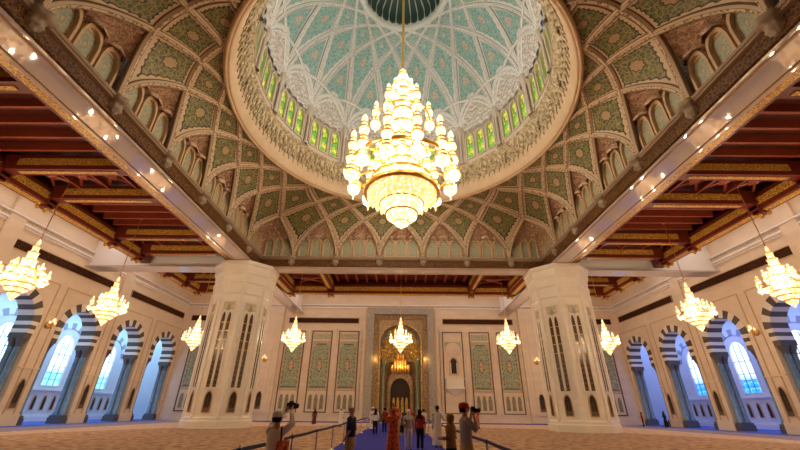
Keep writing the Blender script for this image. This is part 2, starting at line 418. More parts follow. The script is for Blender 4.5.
def ring():
    root = empty('trim_1', (0, YC, 0), kind='structure')  # inner face of the square: calligraphy and cornice
    mb = MB(); mb.box(-W, W, -W - .02, -W + .25, 15.12, 15.78)     # frieze, local -Y side
    fm = mb.mesh('calligraphy_frieze', M_CALLI)
    mb = MB()
    prof = [(0, 15.74), (.42, 15.84), (.46, 15.92), (.52, 15.96), (.52, 16.12), (.44, 16.2), (0, 16.22)]
    vs = []; fs = []
    for (d, z) in prof: vs += [(-(W - d), -(W - d), z), ((W - d), -(W - d), z)]
    for i in range(len(prof) - 1): fs.append((2 * i, 2 * i + 1, 2 * i + 3, 2 * i + 2))
    mb.add(vs, fs); cm = mb.mesh('cornice', M_CORN)
    mb = MB(); prof = [(0, 15.0), (.05, 15.0), (.08, 15.1), (0, 15.13)]; vs = []; fs = []
    for (d, z) in prof: vs += [(-(W - d), -(W - d), z), ((W - d), -(W - d), z)]
    for i in range(len(prof) - 1): fs.append((2 * i, 2 * i + 1, 2 * i + 3, 2 * i + 2))
    mb.add(vs, fs); lm = mb.mesh('lower_lip', M_SOFFIT)
    # corbel
    mb = MB()
    mb.lathe([(.0, 15.0), (.16, 15.02), (.24, 15.1), (.22, 15.18), (.36, 15.26), (.40, 15.4), (.34, 15.6), (.42, 15.78), (.6, 15.84), (.62, 16.0), (.6, 16.22), (.5, 16.3), (0, 16.34)], 24, (0, 0, 0), 0, .09, 8)
    km = mb.mesh('corbel', marble('grey_carved_corbel', (.36, .29, .22), (.28, .22, .16), .6, 3), True)
    for q in range(4):
        for nm, me in (('calligraphy_frieze', fm), ('cornice', cm), ('lower_lip', lm)): link(nm, me, root, rot=(0, 0, q * PI / 2))
        for x in (-11.75, -7.05, -2.35, 2.35, 7.05, 11.75):
            v = Matrix.Rotation(q * PI / 2, 3, 'Z') @ Vector((x, -W + .2, 3.2)); link('corbel', km, root, loc=v).scale = (.95, .95, .8)
ring()

# ------------------------------------------------------------------ interlaced vault
KN = [(0, 0), (7.5, 2.35), (22.5, 7.05), (37.5, 11.75), (45, 15.4)]
def base_pt(th):
    t = (th + 45) % 360; q = int(t // 90); a = t - 90 * q - 45
    s_ = -1 if a < 0 else 1; a_ = abs(a); x = W
    for (a0, x0), (a1, x1) in zip(KN, KN[1:]):
        if a_ <= a1 + 1e-9: x = x0 + (x1 - x0) * (a_ - a0) / (a1 - a0); break
    x *= s_; qa = R(90 * q)
    return Vector((x * math.cos(qa) + W * math.sin(qa), -x * math.sin(qa) + W * math.cos(qa), 0))
GM = 1.7
def phi_of(g): return R(90) * (max(0, min(g, GM)) / GM) ** .51
def vp(th, ph):
    B = base_pt(th); C = Vector((RR * math.sin(R(th)), RR * math.cos(R(th)), 0))
    k = 1 - math.cos(ph); P = B * (1 - k) + C * k; P.z = Z0 + (ZR - Z0) * math.sin(ph); return P
def vn(th, ph):
    e = .02; ph = max(.05, min(ph, R(88)))
    rad = Vector((math.sin(R(th)), math.cos(R(th)), 0))
    p = vp(th, ph - e); q = vp(th, ph + e); d = q - p
    tang = Vector((math.cos(R(th)), -math.sin(R(th)), 0)); n = tang.cross(d).normalized()
    if n.dot(rad) > 0: n = -n
    return n
def vpo(th, ph, o): return vp(th, ph) + vn(th, ph) * o
def vault():
    root = empty('ceiling', (0, YC, 0), kind='structure')
    b = MB()
    for q in range(4):
        c_, s_ = math.cos(q * PI / 2), math.sin(q * PI / 2); rr = lambda x, y, z: (x * c_ - y * s_, x * s_ + y * c_, z)
        b.add([rr(*p) for p in ((-W - .42, W + .42, 15.2), (W + .42, W + .42, 15.2), (W + .42, W + .42, 21.5), (-W - .42, W + .42, 21.5))], [(0, 1, 2, 3)])
    b.build('bay_backing', M_SHELL, root)
    # background shell cell by cell, mosaic panel on each
    shell = MB(); panels = []
    for i in range(24):
        tc = 7.5 + 15 * i
        for j in range(4):
            g0 = j * .5; c_th = tc + (7.5 if j % 2 else 0)
            def fn(a, b_, c_th=c_th, g0=g0, ins=0.0, off=0.0):
                a = ins + a * (1 - 2 * ins); b_ = ins + b_ * (1 - 2 * ins)
                u_ = c_th - 15 * g0 - 15 * a; v_ = c_th + 15 * g0 + 15 * b_
                g = (v_ - u_) / 30; th = (u_ + v_) / 2; return vpo(th, phi_of(g), off)
            shell.grid(fn, 6, 6)
            if j < 4 and i < 6: panels.append((fn, j, i))
    shell.build('vault_shell', M_VAULT, root, True)
    for fn, j, i in panels:
        ins = (.06, .08, .10, .2)[j]
        mb = MB(); N = 8
        mb.grid(lambda a, b_: fn(a, b_, ins=ins, off=.10), N, N)
        edge = [(k / N, 0) for k in range(N)] + [(1, k / N) for k in range(N)] + [(1 - k / N, 1) for k in range(N)] + [(0, 1 - k / N) for k in range(N)]
        vs = [fn(a, b_, ins=ins, off=.10) for a, b_ in edge] + [fn(a, b_, ins=ins, off=-.03) for a, b_ in edge]; n = len(edge)
        mb.add(vs, [(k, (k + 1) % n, n + (k + 1) % n, n + k) for k in range(n)], 1)
        me = mb.mesh('mosaic_panel', [M_MOSV, M_VAULT], True)
        for q in range(4): link('mosaic_panel', me, root, rot=(0, 0, q * PI / 2))
    # ribs: pairs from each corbel
    prof = [(-.23, -.05), (-.23, .10), (-.16, .14), (-.12, .23), (0, .26), (.12, .23), (.16, .14), (.23, .10), (.23, -.05)]
    for i in range(6):
        for sg in (-1, 1):
            pts = []; nn = []
            for k in range(41):
                g = (k / 40) ** 1.8 * (GM * .93); th = 7.5 + 15 * i + sg * 15 * g; ph = phi_of(g)
                pts.append(vp(th, ph)); nn.append(vn(th, ph))
            me = MB().sweep(pts, nn, prof).mesh('rib', M_RIBV, True)
            for q in range(4): link('rib', me, root, rot=(0, 0, q * PI / 2))
    # bays: recessed walls, stalactite hoods, arched green panels
    for i in range(6):
        tc = 15 * i; mb = MB()
        wall_ = lambda th, z: base_pt(th) * 1.0 + Vector((0, 0, z))
        def f(a, s_):
            t = 2 * a - 1; th = tc + 7.5 * t * .999; ph = phi_of(max(.0, (1 - abs(t)) * .5)); ph *= s_
            P = vp(th, ph); Bv = base_pt(th); z = P.z
            zt = vp(th, phi_of(max(.0, (1 - abs(t)) * .5))).z; k = max(0, (z - 18.55) / max(.05, zt - 18.55)); out = Bv.normalized()
            Q = Vector((Bv.x, Bv.y, z)) + out * .35
            Rr = Q.lerp(P, min(1, k) ** 1.8)
            if k > 0 and zt > 18.6:
                tier = math.floor(s_ * 9); wv = abs(math.sin((t * 5 + (tier % 2) * .5) * PI)); Rr -= out * (.5 * wv * (1 - abs(2 * ((s_ * 9) % 1) - 1)) + .0)
            return Rr
        mb.grid(f, 40, 36)
        me = mb.mesh('stalactite_hood', M_SHELL)
        for q in range(4): link('stalactite_hood', me, root, rot=(0, 0, q * PI / 2))
    # arched panels: local wall frame on the +Y side, x along
    hw = .47; out = arch_pts(hw + .13, 16.25, 17.75, 18.75, 6); inn = arch_pts(hw, 16.38, 17.7, 18.45, 6)
    fr = lambda a, b_, d: (a, W + .3 - d, b_)
    pm = MB().poly(inn, fr, -.05, .08).mesh('arched_panel', M_MOSA)
    f_ = MB().frame(out, inn, fr, 0, .3); fm = f_.mesh('panel_frame', M_STONE)
    # little hood over each panel
    hm = MB(); hm.lathe([(.62, 0), (.55, .25), (.3, .55), (.06, .75), (.0, .78)], 14, (0, 0, 0), 0, .07, 7)
    hmm = hm.mesh('panel_hood', M_SHELL, True)
    xs = [c + d for c in (-9.4, -4.7, 0, 4.7, 9.4) for d in (-1.32, 0, 1.32)] + [sx * x for sx in (-1, 1) for x in (12.65, 13.6, 14.55)]
    for q in range(4):
        for x in xs:
            rot = Matrix.Rotation(q * PI / 2, 4, 'Z')
            sc_ = .82 if abs(x) > 12.2 else 1.0
            o = link('arched_panel', pm, root); o.matrix_local = rot @ Matrix.Translation((x, 0, 0)) @ Matrix.Scale(sc_, 4, (1, 0, 0))
            link('panel_frame', fm, o)
            if sc_ == 1: link('panel_hood', hmm, o, loc=(0, W + .25, 18.5))
    return root
vault()

# ------------------------------------------------------------------ drum, windows, dome
def pol(r, th, z): return Vector((r * math.sin(R(th)), r * math.cos(R(th)), z))
DA, DC_, DZ = 12.0, 13.5, 26.5
R0 = 4.62
def dz(r): return DZ + DC_ * math.sqrt(max(0, 1 - (r / DA) ** 2))
KD = RR / 12.8
def drum_dome():
    root = empty('ceiling', (0, YC, 0), kind='structure'); root.scale = (KD, KD, 1)
    b = MB(); b.lathe([(13.1, 21.4), (13.0, 21.22), (12.85, 21.2), (12.78, 21.35), (12.7, 21.45), (12.6, 21.9), (12.52, 22.4), (12.5, 22.6), (12.5, 23.3)], 128)
    b.build('ring_cornice', M_VAULT, root, True)
    b = MB(); b.lathe([(13.25, 21.25), (13.15, 21.12), (13.0, 21.12), (12.95, 21.22)], 128); b.build('ring_bead', M_STONE, root, True)
    # stalactite ring: hanging prisms in three tiers, 16 groups
    for k in range(16):
        pass
    one = MB()
    for tier, (r_, z_, n_) in enumerate(((12.5, 22.55, 8), (12.36, 22.95, 8), (12.2, 23.35, 8))):
        for i in range(n_):
            a = -11.25 + 22.5 * (i + (.75 if tier % 2 else 0.25)) / n_
            one.lathe([(.02, -.5), (.08, -.4), (.05, -.26), (.13, -.1), (.24, .1), (.27, .28), (.22, .5)], 6, pol(r_, a, z_), 0, .12, 3)
    c = pol(12.15, -11.25, 23.3); one.lathe([(.02, -.8), (.15, -.55), (.1, -.3), (.26, .05), (.32, .4), (.2, .6)], 10, c, 0, .1, 5)
    me = one.mesh('stalactite_cluster', M_MUQ, True)
    for k in range(16): link('stalactite_cluster', me, root, rot=(0, 0, R(22.5 * k)))
    b = MB(); b.lathe([(12.55, 22.4), (12.4, 22.9), (12.2, 23.4), (12.1, 23.9), (11.85, 24.0), (11.82, 24.2), (11.95, 24.25), (12.05, 24.45)], 96); b.build('drum_band', M_MUQ, root, True)
    # drum wall with three window openings per bay
    wz0, wzs, wza, hw = 24.8, 27.2, 27.95, .40
    RD = 11.95
    offs = (-6.3, 0, 6.3)
    def top(a):
        for o in offs:
            d = (a - o) / 57.2958 * RD
            if abs(d) < hw:
                t = 1 - abs(d) / hw; return wzs + (wza - wzs) * (1 - (1 - t) ** 2.1) ** .62
        return None
    b = MB(); N = 120
    for i in range(N):
        a0 = -11.25 + 22.5 * i / N; a1 = a0 + 22.5 / N; am = (a0 + a1) / 2
        zt = top(am)
        seg = ((24.2, 28.9),) if zt is None else ((24.2, wz0), (zt, 28.9))
        for z0_, z1_ in seg:
            b.add([pol(RD, a0, z0_), pol(RD, a1, z0_), pol(RD, a1, z1_), pol(RD, a0, z1_)], [(0, 1, 2, 3)])
    me = b.mesh('drum_wall', M_DRUM)
    # engaged shaft between window groups
    b = MB(); c = pol(11.75, -11.25, 0)
    b.lathe([(.22, 24.3), (.22, 24.6), (.14, 24.75), (.13, 27.6), (.22, 27.9), (.34, 28.3), (.42, 28.7), (.25, 29.3), (0, 29.4)], 14, c)
    for da in (-1.8, 1.8):
        c = pol(11.85, -11.25 + da, 0); b.lathe([(.10, 24.3), (.07, 24.5), (.07, 27.4), (.13, 27.7), (.2, 28.2)], 10, c)
    sm = b.mesh('engaged_shaft', M_DRUM, True)
    # lunette: stalactite field from 27.4 up to arch
    def lun_top(t): return 28.5 + 3.1 * (1 - abs(t) ** 2.3) ** .6
    b = MB()
    def f(a, s_):
        t = 2 * a - 1; z1_ = lun_top(t); z = 28.2 + (z1_ - 28.2) * s_
        r_ = DA * math.sqrt(max(0, 1 - ((z - DZ) / DC_) ** 2)) if z > DZ else DA
        tier = math.floor(z * 2.2); wv = abs(math.sin((a * 5 + (tier % 2) * .5) * PI)); k = (z * 2.2) % 1
        return pol(r_ - .10 - .22 * wv * (1 - k), t * 11.2, z)
    b.grid(f, 50, 34); lm = b.mesh('lunette_stalactites', M_MUQP)
    pts = []; nn = []
    for k in range(41):
        t = -1 + 2 * k / 40; z = lun_top(t); r_ = DA * math.sqrt(1 - ((z - DZ) / DC_) ** 2)
        pts.append(pol(r_ - .05, t * 11.25, z)); nn.append(-pol(1, t * 11.25, .3))
    am_ = MB().sweep(pts, nn, [(-.2, 0), (-.2, .15), (-.08, .22), (.08, .22), (.2, .15), (.2, 0)]).mesh('lunette_arch', M_DOME, True)
    # window frame arch and pane, three per bay -> structure windows
    fr = lambda a, b_, d: tuple(pol(RD - d, a / RD * 57.2958, b_))
    pane = MB().poly(arch_pts(hw + .03, wz0, wzs, wza, 6), fr, -.2, -.12).mesh('window_pane', M_STAIN)
    wf = MB().frame(arch_pts(hw + .16, wz0 - .12, wzs, wza + .22, 6), arch_pts(hw, wz0, wzs, wza, 6), fr, -.15, .16).mesh('window_frame', M_DRUM)
    nwin = 0
    for k in range(16):
        rz = -R(22.5 * k)
        link('drum_wall', me, root, rot=(0, 0, rz)); link('engaged_shaft', sm, root, rot=(0, 0, rz))
        link('lunette_stalactites', lm, root, rot=(0, 0, rz)); link('lunette_arch', am_, root, rot=(0, 0, rz))
        for o in offs:
            nwin += 1
            wo = link('window_%d' % nwin, pane, None, loc=(0, YC, 0), rot=(0, 0, rz - R(o))); struct(wo); wo.scale = (KD, KD, 1)
            link('window_frame', wf, wo)
    # dome shell
    b = MB(); b.lathe([(DA * math.cos(R(q_)), DZ + DC_ * math.sin(R(q_))) for q_ in [9.3 + 58.2 * k_ / 48 for k_ in range(49)]], 128)
    b.build('dome_shell', M_DOME, root, True)
    def DN(P):
        n = Vector((P.x / DA ** 2, P.y / DA ** 2, (P.z - DZ) / DC_ ** 2)); return -n.normalized()
    def dp(r_, th, off=0):
        P = pol(r_, th, dz(r_)); return P + DN(P) * off
    # star ribs: straight chords in plan, tangent to the lantern ring
    prof = [(-.19, 0), (-.19, .12), (-.11, .17), (-.08, .25), (0, .27), (.08, .25), (.11, .17), (.19, .12), (.19, 0)]
    pts = []; nn = []; ym = R0
    XM = math.sqrt(11.85 ** 2 - ym ** 2)
    for k in range(81):
        s_ = math.sin((k / 80 - .5) * PI); x = XM * s_; r_ = math.hypot(x, ym); P = Vector((x, ym, dz(r_))); pts.append(P); nn.append(DN(P))
    rm = MB().sweep(pts, nn, prof).mesh('dome_rib', M_RIBD, True)
    for k in range(16): link('dome_rib', rm, root, rot=(0, 0, R(22.5 * k + 11.25)))
    pts = []; nn = []; y2 = 11.85 * math.cos(R(22.5)); x2 = 11.85 * math.sin(R(22.5))
    for k in range(33):
        x = x2 * math.sin((k / 32 - .5) * PI); r_ = math.hypot(x, y2); P = Vector((x, y2, dz(r_))); pts.append(P + DN(P) * .04); nn.append(DN(P))
    rm = MB().sweep(pts, nn, [(q * 1.0, h * .9) for q, h in prof]).mesh('dome_arch', M_RIBD, True)
    for k in range(16): link('dome_arch', rm, root, rot=(0, 0, R(22.5 * k + 11.25)))
    # teal panels: cells between tangent lines; tangent points at 22.5k
    GR = 67.2
    def cell(gc, th0, ins, off, hole=None):
        def fn(a, b_):
            a = ins + a * (1 - 2 * ins); b_ = ins + b_ * (1 - 2 * ins)
            g0 = gc - 11.25; u_ = th0 - g0 - 22.5 * a; v_ = th0 + g0 + 22.5 * b_
            g = min((v_ - u_) / 2, GR); th = (u_ + v_) / 2
            return dp(min(R0 / math.cos(R(g)), 11.9), th, off)
        return fn
    for row, (gc, ins) in enumerate(((56.25, .05), (45, .06), (33.75, .09), (22.5, .12), (11.25, .15))):
        th0 = 11.25 if row % 2 == 0 else 0
        # lines' tangent angles are multiples of 22.5; a cell with centre g has u=th-g on that lattice
        th0 = ((gc - 11.25) % 22.5)
        fn = cell(gc, th0, ins, .09); mb = MB(); mb.grid(fn, 14, 14)
        f2 = cell(gc, th0, ins, -.02); N = 14
        edge = [(k / N, 0) for k in range(N)] + [(1, k / N) for k in range(N)] + [(1 - k / N, 1) for k in range(N)] + [(0, 1 - k / N) for k in range(N)]
        n = len(edge); mb.add([fn(*e) for e in edge] + [f2(*e) for e in edge], [(k, (k + 1) % n, n + (k + 1) % n, n + k) for k in range(n)], 1)
        pm = mb.mesh('teal_panel', [M_MOSD, M_DOME], True)
        for k in range(16): link('teal_panel', pm, root, rot=(0, 0, R(22.5 * k + 11.25)))
    # triangle above each lunette (between adjacent feet)
    mb = MB()
    def ft(a, s_):
        t = 2 * a - 1
        # rib limits: at azimuth offset t*11.25 from bay centre the rib passes at g where 11.25*|t| = g-56.25
        top_g = 56.25 + 11.25 * abs(t); r1 = R0 / math.cos(R(min(top_g, GR))) ; zt_ = dz(min(r1, 11.9))
        zb_ = lun_top(t); rz_ = lambda z: DA * math.sqrt(max(0, 1 - ((z - DZ) / DC_) ** 2))
        z = zb_ + .35 + (max(zt_ - .55, zb_ + .35) - zb_ - .35) * s_; P = pol(rz_(z), t * 11.25 * .86, z); return P + DN(P) * .09
    mb.grid(ft, 20, 10); tm = mb.mesh('teal_spandrel', M_MOSD, True)
    for k in range(16): link('teal_spandrel', tm, root, rot=(0, 0, R(22.5 * k)))
    # crown: pale ring and dark green fluted cap
    z1 = dz(R0 - .1)
    b = MB(); b.lathe([(R0 + .25, z1 - .3), (R0 + .1, z1 - .42), (R0 - .2, z1 - .36), (R0 - .3, z1 - .1), (R0 - .34, z1 + .2)], 96); b.build('crown_ring', M_DOME, root, True)
    b = MB(); pr = [(R0 - .3, 0), (R0 - .25, .8), (R0 - .35, 1.7), (3.5, 2.5), (2.4, 3.1), (1.2, 3.45), (.0, 3.55)]
    b.lathe([(r_, z1 + z) for r_, z in pr], 128, (0, 0, 0), 0, .018, 32); b.build('crown_cap', M_CAPG, root, True)
    mb = MB(); pts = [Vector((0, -(r_ - .05), z1 + z)) for r_, z in pr[:-1]]
    mb.tube(pts, .07, 6)
    mb.tube([Vector((math.sin(R(11.25)) * 0, -(R0 - .32), z1 + .0)), Vector((.2, -(R0 - .28), z1 + .25)), Vector((.43, -(R0 - .32), z1 + .0))], .05, 6)
    rm = mb.mesh('crown_rib', M_DOME, True)
    for k in range(32): link('crown_rib', rm, root, rot=(0, 0, R(11.25 * k)))
drum_dome()

# ------------------------------------------------------------------ walls
ZC = 18.7
bays = (31.6, 39.2, 46.8, 54.4); RI = 2.1; ROUT = 2.9; ZSP = 8.55; ZCAP = 7.5
def side_wall(sx, name, corr_name):
    X = sx * XW; T = sx * 1.5
    b = MB()
    def bx(x0, x1, *a): xa, xb = sorted((x0, x1)); b.box(xa, xb, *a)
    edges = [-16] + [v for yb in bays for v in (yb - 2.75, yb + 2.75)] + [YB]
    for k in range(0, len(edges), 2): bx(X, X + T, edges[k], edges[k + 1], 0, ZC)
    N = 20
    for yb in bays:
        for i in range(N):
            y0 = yb - 2.75 + 5.5 * i / N; y1 = y0 + 5.5 / N; ym = abs((y0 + y1) / 2 - yb)
            z = ZSP + math.sqrt(max(0, 2.7 ** 2 - ym ** 2)) if ym < 2.7 else ZSP
            bx(X, X + T, y0, y1, z, ZC)
    root = b.build(name, M_WALL); struct(root)
    # striped arch rings (own mesh each), face slightly proud and full depth soffit
    mb = MB(); nW = 13
    xf = -sx * .06; xbk = T
    def wedge(a0, a1, m, ro):
        vs = []
        for x in (xf, xbk):
            for r_ in (RI, ro):
                for a in (a0, a1): vs.append((x, r_ * math.cos(a), ZSP + r_ * math.sin(a)))
        mb.add(vs, [(0, 1, 3, 2), (4, 6, 7, 5), (0, 4, 5, 1), (2, 3, 7, 6), (0, 2, 6, 4), (1, 5, 7, 3)], m)
    for k in range(nW):
        m = 1 if k % 2 == 0 else 0
        a0, a1 = PI * k / nW, PI * (k + 1) / nW; am = (a0 + a1) / 2
        for q in range(3): wedge(a0 + (a1 - a0) * q / 3, a0 + (a1 - a0) * (q + 1) / 3, m, ROUT if m == 1 else ROUT - .0)
    for s_ in (-1, 1):
        for k in range(3):
            z0_ = ZCAP + (ZSP - ZCAP) * k / 3; z1_ = ZCAP + (ZSP - ZCAP) * (k + 1) / 3
            ya, yb_ = sorted((s_ * RI, s_ * 2.75)); xa, xb = sorted((xf, xbk)); mb.box(xa, xb, ya, yb_, z0_, z1_, 1 if k == 1 else 0)
    am_ = mb.mesh('striped_arch', [M_WHITEV, M_DARKV])
    for yb in bays: link('striped_arch', am_, root, loc=(X, yb, 0))
    # outline moulding frames
    fr = fr_wall((X, 0, 0), (0, 1, 0), (-sx, 0, 0))
    mb = MB()
    for yb in bays:
        o = [(yb - 3.35, .3), (yb - 3.35, 12.4), (yb + 3.35, 12.4), (yb + 3.35, .3)]; i_ = [(yb - 3.27, .3), (yb - 3.27, 12.32), (yb + 3.27, 12.32), (yb + 3.27, .3)]
        mb2 = MB().frame(o, i_, fr, 0, .06); mb2.build('wall_moulding', M_STONE, root)
    # inscription bands and frieze
    for y0, y1 in ((17.0, 42.1), (44.6, 57.0)):
        b = MB(); xa, xb = sorted((X, X - sx * .07)); b.box(xa, xb, y0, y1, 13.9, 14.75); b.build('inscription_band', M_BAND, root)
        b = MB(); b.frame([(y0, 13.85), (y0, 14.8), (y1, 14.8), (y1, 13.85)], [(y0 + .07, 13.93), (y0 + .07, 14.72), (y1 - .07, 14.72), (y1 - .07, 13.93)], fr, 0, .1); b.build('band_border', M_STONE, root)
    b = MB(); xa, xb = sorted((X, X - sx * .12)); b.box(xa, xb, 0, YB, 16.2, 16.6, 0); b.build('carved_frieze', M_FRIEZE, root)
    b = MB(); xa, xb = sorted((X, X - sx * .35)); b.box(xa, xb, 0, YB, 16.6, 16.72); xa, xb = sorted((X, X - sx * .2)); b.box(xa, xb, 0, YB, 16.05, 16.2); b.box(xa, xb, 0, YB, 15.8, 15.86); b.build('cornice', M_COVE, root)
    for yy in (43.3, 28.2):
        b = MB(); xa, xb = sorted((X, X - sx * .22)); b.box(xa, xb, yy - .75, yy + .75, 12.4, ZC); b.build('pilaster', M_WALL, root)
    for yb in [35.4, 43.0, 50.6, 27.8]:
        b = MB(); xa, xb = sorted((X, X - sx * .12)); b.box(xa, xb, yb - 1.06, yb + 1.06, 0, .9); b.box(xa, xb, yb - 1.02, yb + 1.02, 4.6, 4.72); b.build('pier_base', M_WALL, root)
    # pier niches
    nm = niche_mesh(.32, 1.4, 3.0, 3.7)
    for yb in (27.8, 35.4, 43.0, 50.6):
        o = link('niche', nm[0], root); o.matrix_local = Matrix.Translation((X - sx * .02, yb, 0)) @ Matrix.Rotation(R(-90) * -sx * -1, 4, 'Z') if False else Matrix.Translation((X - sx * .02, yb, 0)) @ Matrix.Rotation(sx * R(-90), 4, 'Z')
        link('niche_grille', nm[1], o)
    # corridor outer wall
    XO = sx * 41.5
    b = MB()
    wb = [yb for yb in (16.4, 24.0) ] + list(bays)
    hw, z0_, zs_, za_ = 1.25, 3.7, 8.0, 9.6
    ee = [-16] + [v for yb in bays for v in (yb - hw, yb + hw)] + [YB + 3]
    for k in range(0, len(ee), 2): xa, xb = sorted((XO, XO + sx * .6)); b.box(xa, xb, ee[k], ee[k + 1], 0, 12.6)
    for yb in bays:
        xa, xb = sorted((XO, XO + sx * .6)); b.box(xa, xb, yb - hw, yb + hw, 0, z0_)
        for i in range(16):
            y0 = yb - hw + 2 * hw * i / 16; y1 = y0 + 2 * hw / 16; ym = (y0 + y1) / 2 - yb
            b.box(xa, xb, y0, y1, zs_ + (za_ - zs_) * math.sqrt(1 - (ym / hw) ** 2), 12.6)
    xa, xb = sorted((XO, sx * 36)); b.box(xa, xb, -16, YB + 3, 12.6, 12.9); b.box(xa, xb, YB + 2, YB + 2.4, 0, 12.6)
    co = struct(b.build(corr_name, M_CORR))
    b = MB(); xa, xb = sorted((XO, XO - sx * .25)); b.box(xa, xb, 20, YB + 2, 3.15, 3.35); b.box(xa, xb, 20, YB + 2, 0, .5); b.build('ledge', M_CORR, co)
    nm2 = niche_mesh(.2, 1.2, 2.1, 2.6)
    for yb in bays:
        for dy in (-2.6, -1.3, 0, 1.3, 2.6):
            o = link('niche', nm2[0], co); o.matrix_local = Matrix.Translation((XO - sx * .03, yb + dy, 0)) @ Matrix.Rotation(sx * R(-90), 4, 'Z')
    # banded inner arches of the corridor around each window
    mb = MB()
    for k in range(13):
        for q in range(2):
            a0 = PI * (k + q / 2) / 13; a1 = PI * (k + q / 2 + .5) / 13
            vs = [(x, r_ * math.cos(a), 8.0 + r_ * math.sin(a)) for x in (0, -sx * .1) for r_ in (2.3, 3.0) for a in (a0, a1)]
            mb.add(vs, [(0, 1, 3, 2), (4, 6, 7, 5), (0, 4, 5, 1), (2, 3, 7, 6), (0, 2, 6, 4), (1, 5, 7, 3)], k % 2)
    bm_ = mb.mesh('blind_arch', [mat('grey_arch_band', (.3, .33, .38), .6), M_CORR])
    for yb in bays: link('blind_arch', bm_, co, loc=(XO, yb, 0))
    return root, co
def niche_mesh(hw, z0_, zs_, za_):
    """small lancet niche facing local -Y: recess plate, stone surround, little grille"""
    fr = lambda a, b_, d: (a, -d, b_)
    mb = MB(); mb.poly(arch_pts(hw, z0_, zs_, za_, 6), fr, 0, .03, 0)
    mb.frame(arch_pts(hw + .07, z0_ - .06, zs_, za_ + .12, 6), arch_pts(hw, z0_, zs_, za_, 6), fr, 0, .09, 1)
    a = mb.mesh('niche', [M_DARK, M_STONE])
    mb = MB(); mb.box(-hw, hw, -.07, -.03, z0_, z0_ + .35)
    for k in range(3): mb.tube([(-hw + hw * (k + .5) * 2 / 3, -.06, z0_), (-hw + hw * (k + .5) * 2 / 3, -.06, zs_)], .022, 6)
    return a, mb.mesh('niche_grille', M_BRONZE)
wl, cl = side_wall(-1, 'wall_left', 'wall_outer_left')
wr, cr = side_wall(1, 'wall_right', 'wall_outer_right')

# corridor windows
wn = 49
for sx, gm in ((-1, M_WINL), (1, M_WINR)):
    fr = fr_wall((0, 0, 0), (0, 1, 0), (-sx, 0, 0))
    pane = MB().poly(arch_pts(1.28, 3.7, 8.0, 9.62, 10, False), fr, -.2, -.15).mesh('window_pane', gm)
    fm = MB().frame(arch_pts(1.38, 3.6, 8.0, 9.75, 10, False), arch_pts(1.22, 3.75, 8.0, 9.5, 10, False), fr, -.12, .1)
    fmm = fm.mesh('window_frame', M_CORR)
    mu = MB()
    for z in (4.4, 5.1, 5.8, 7.2): mu.box(-.03, .03, -1.2, 1.2, z - .03, z + .03)
    for y in (-.42, .42): mu.box(-.03, .03, y - .03, y + .03, 3.7, 9.2)
    mum = mu.mesh('mullions', mat('blue_grey_lead', (.10, .25, .38), .5))
    for yb in bays:
        o = struct(link('window_%d' % wn, pane, None, loc=(sx * 41.55, yb, 0))); wn += 1
        link('window_frame', fmm, o); link('mullions', mum, o)

# front (qibla) wall
def back_wall():
    b = MB()
    PW = 5.1
    b.box(-XW - 2, -3.3, YB, YB + 1, 0, ZC); b.box(3.3, XW + 2, YB, YB + 1, 0, ZC); b.box(-3.3, 3.3, YB, YB + 1, 14.0, ZC)
    b.box(-4.5, 4.5, YB + 2.9, YB + 3.2, 0, 15)
    root = struct(b.build('wall_front', M_WALL))
    fr = fr_wall((0, YB, 0), (1, 0, 0), (0, -1, 0))
    for s in (-1, 1):
        xa, xb = sorted((s * 6.6, s * 17.5))
        b = MB(); b.box(xa, xb, YB - .08, YB, 13.6, 14.35); b.build('inscription_band', M_BAND, root)
        b = MB(); b.frame([(xa - .1, 13.5), (xa - .1, 14.45), (xb + .1, 14.45), (xb + .1, 13.5)], [(xa, 13.6), (xa, 14.35), (xb, 14.35), (xb, 13.6)], fr, 0, .12); b.build('band_border', M_STONE, root)
        xa, xb = sorted((s * 24, s * 33)); b = MB(); b.box(xa, xb, YB - .08, YB, 13.8, 14.6); b.build('inscription_band', M_BAND, root)
        # broad pilaster strips beside portal and beyond the panels
        for x0, x1, d in ((18.4, 22.2, .55), (5.35, 6.0, .1)):
            xa, xb = sorted((s * x0, s * x1)); b = MB(); b.box(xa, xb, YB - d, YB, 0, 16.0)
            if d > .3:
                b.box(xa + .35, xb - .35, YB - d - .08, YB - d, 1.0, 14.8); b.box(xa + .9, xb - .9, YB - d - .16, YB - d - .08, 1.0, 14.2)
            b.build('pilaster', M_WALL, root)
        xa, xb = sorted((s * 5.3, s * 22)); b = MB(); b.box(xa, xb, YB - .3, YB, 0, .95); b.box(xa, xb, YB - .36, YB, .95, 1.08); b.build('plinth', M_WALL, root)
        # slim vertical reeds between panels
        for x in (6.05, 10.05, 14.15, 18.25):
            b = MB(); b.box(s * x - .16, s * x + .16, YB - .1, YB, 1.1, 12.8); b.build('reed_strip', M_WALL, root)
    b = MB()
    for x0, x1 in ((-XW, XW),):
        b.box(x0, x1, YB - .35, YB, 16.35, 16.5); b.box(x0, x1, YB - .2, YB, 15.95, 16.1)
    b.build('cornice', M_COVE, root)
    b = MB(); b.box(-XW, XW, YB - .12, YB, 16.1, 16.35); b.build('carved_frieze', M_FRIEZE, root)
    nm = niche_mesh(.36, 1.5, 3.0, 3.7)
    for s in (-1, 1):
        o = link('niche', nm[0], root, loc=(s * 20.1, YB - .72, 0)); link('niche_grille', nm[1], o)
back_wall()
b = MB(); b.box(-42, 42, -16.6, -16, 0, ZC); struct(b.build('wall_rear', M_WALL))
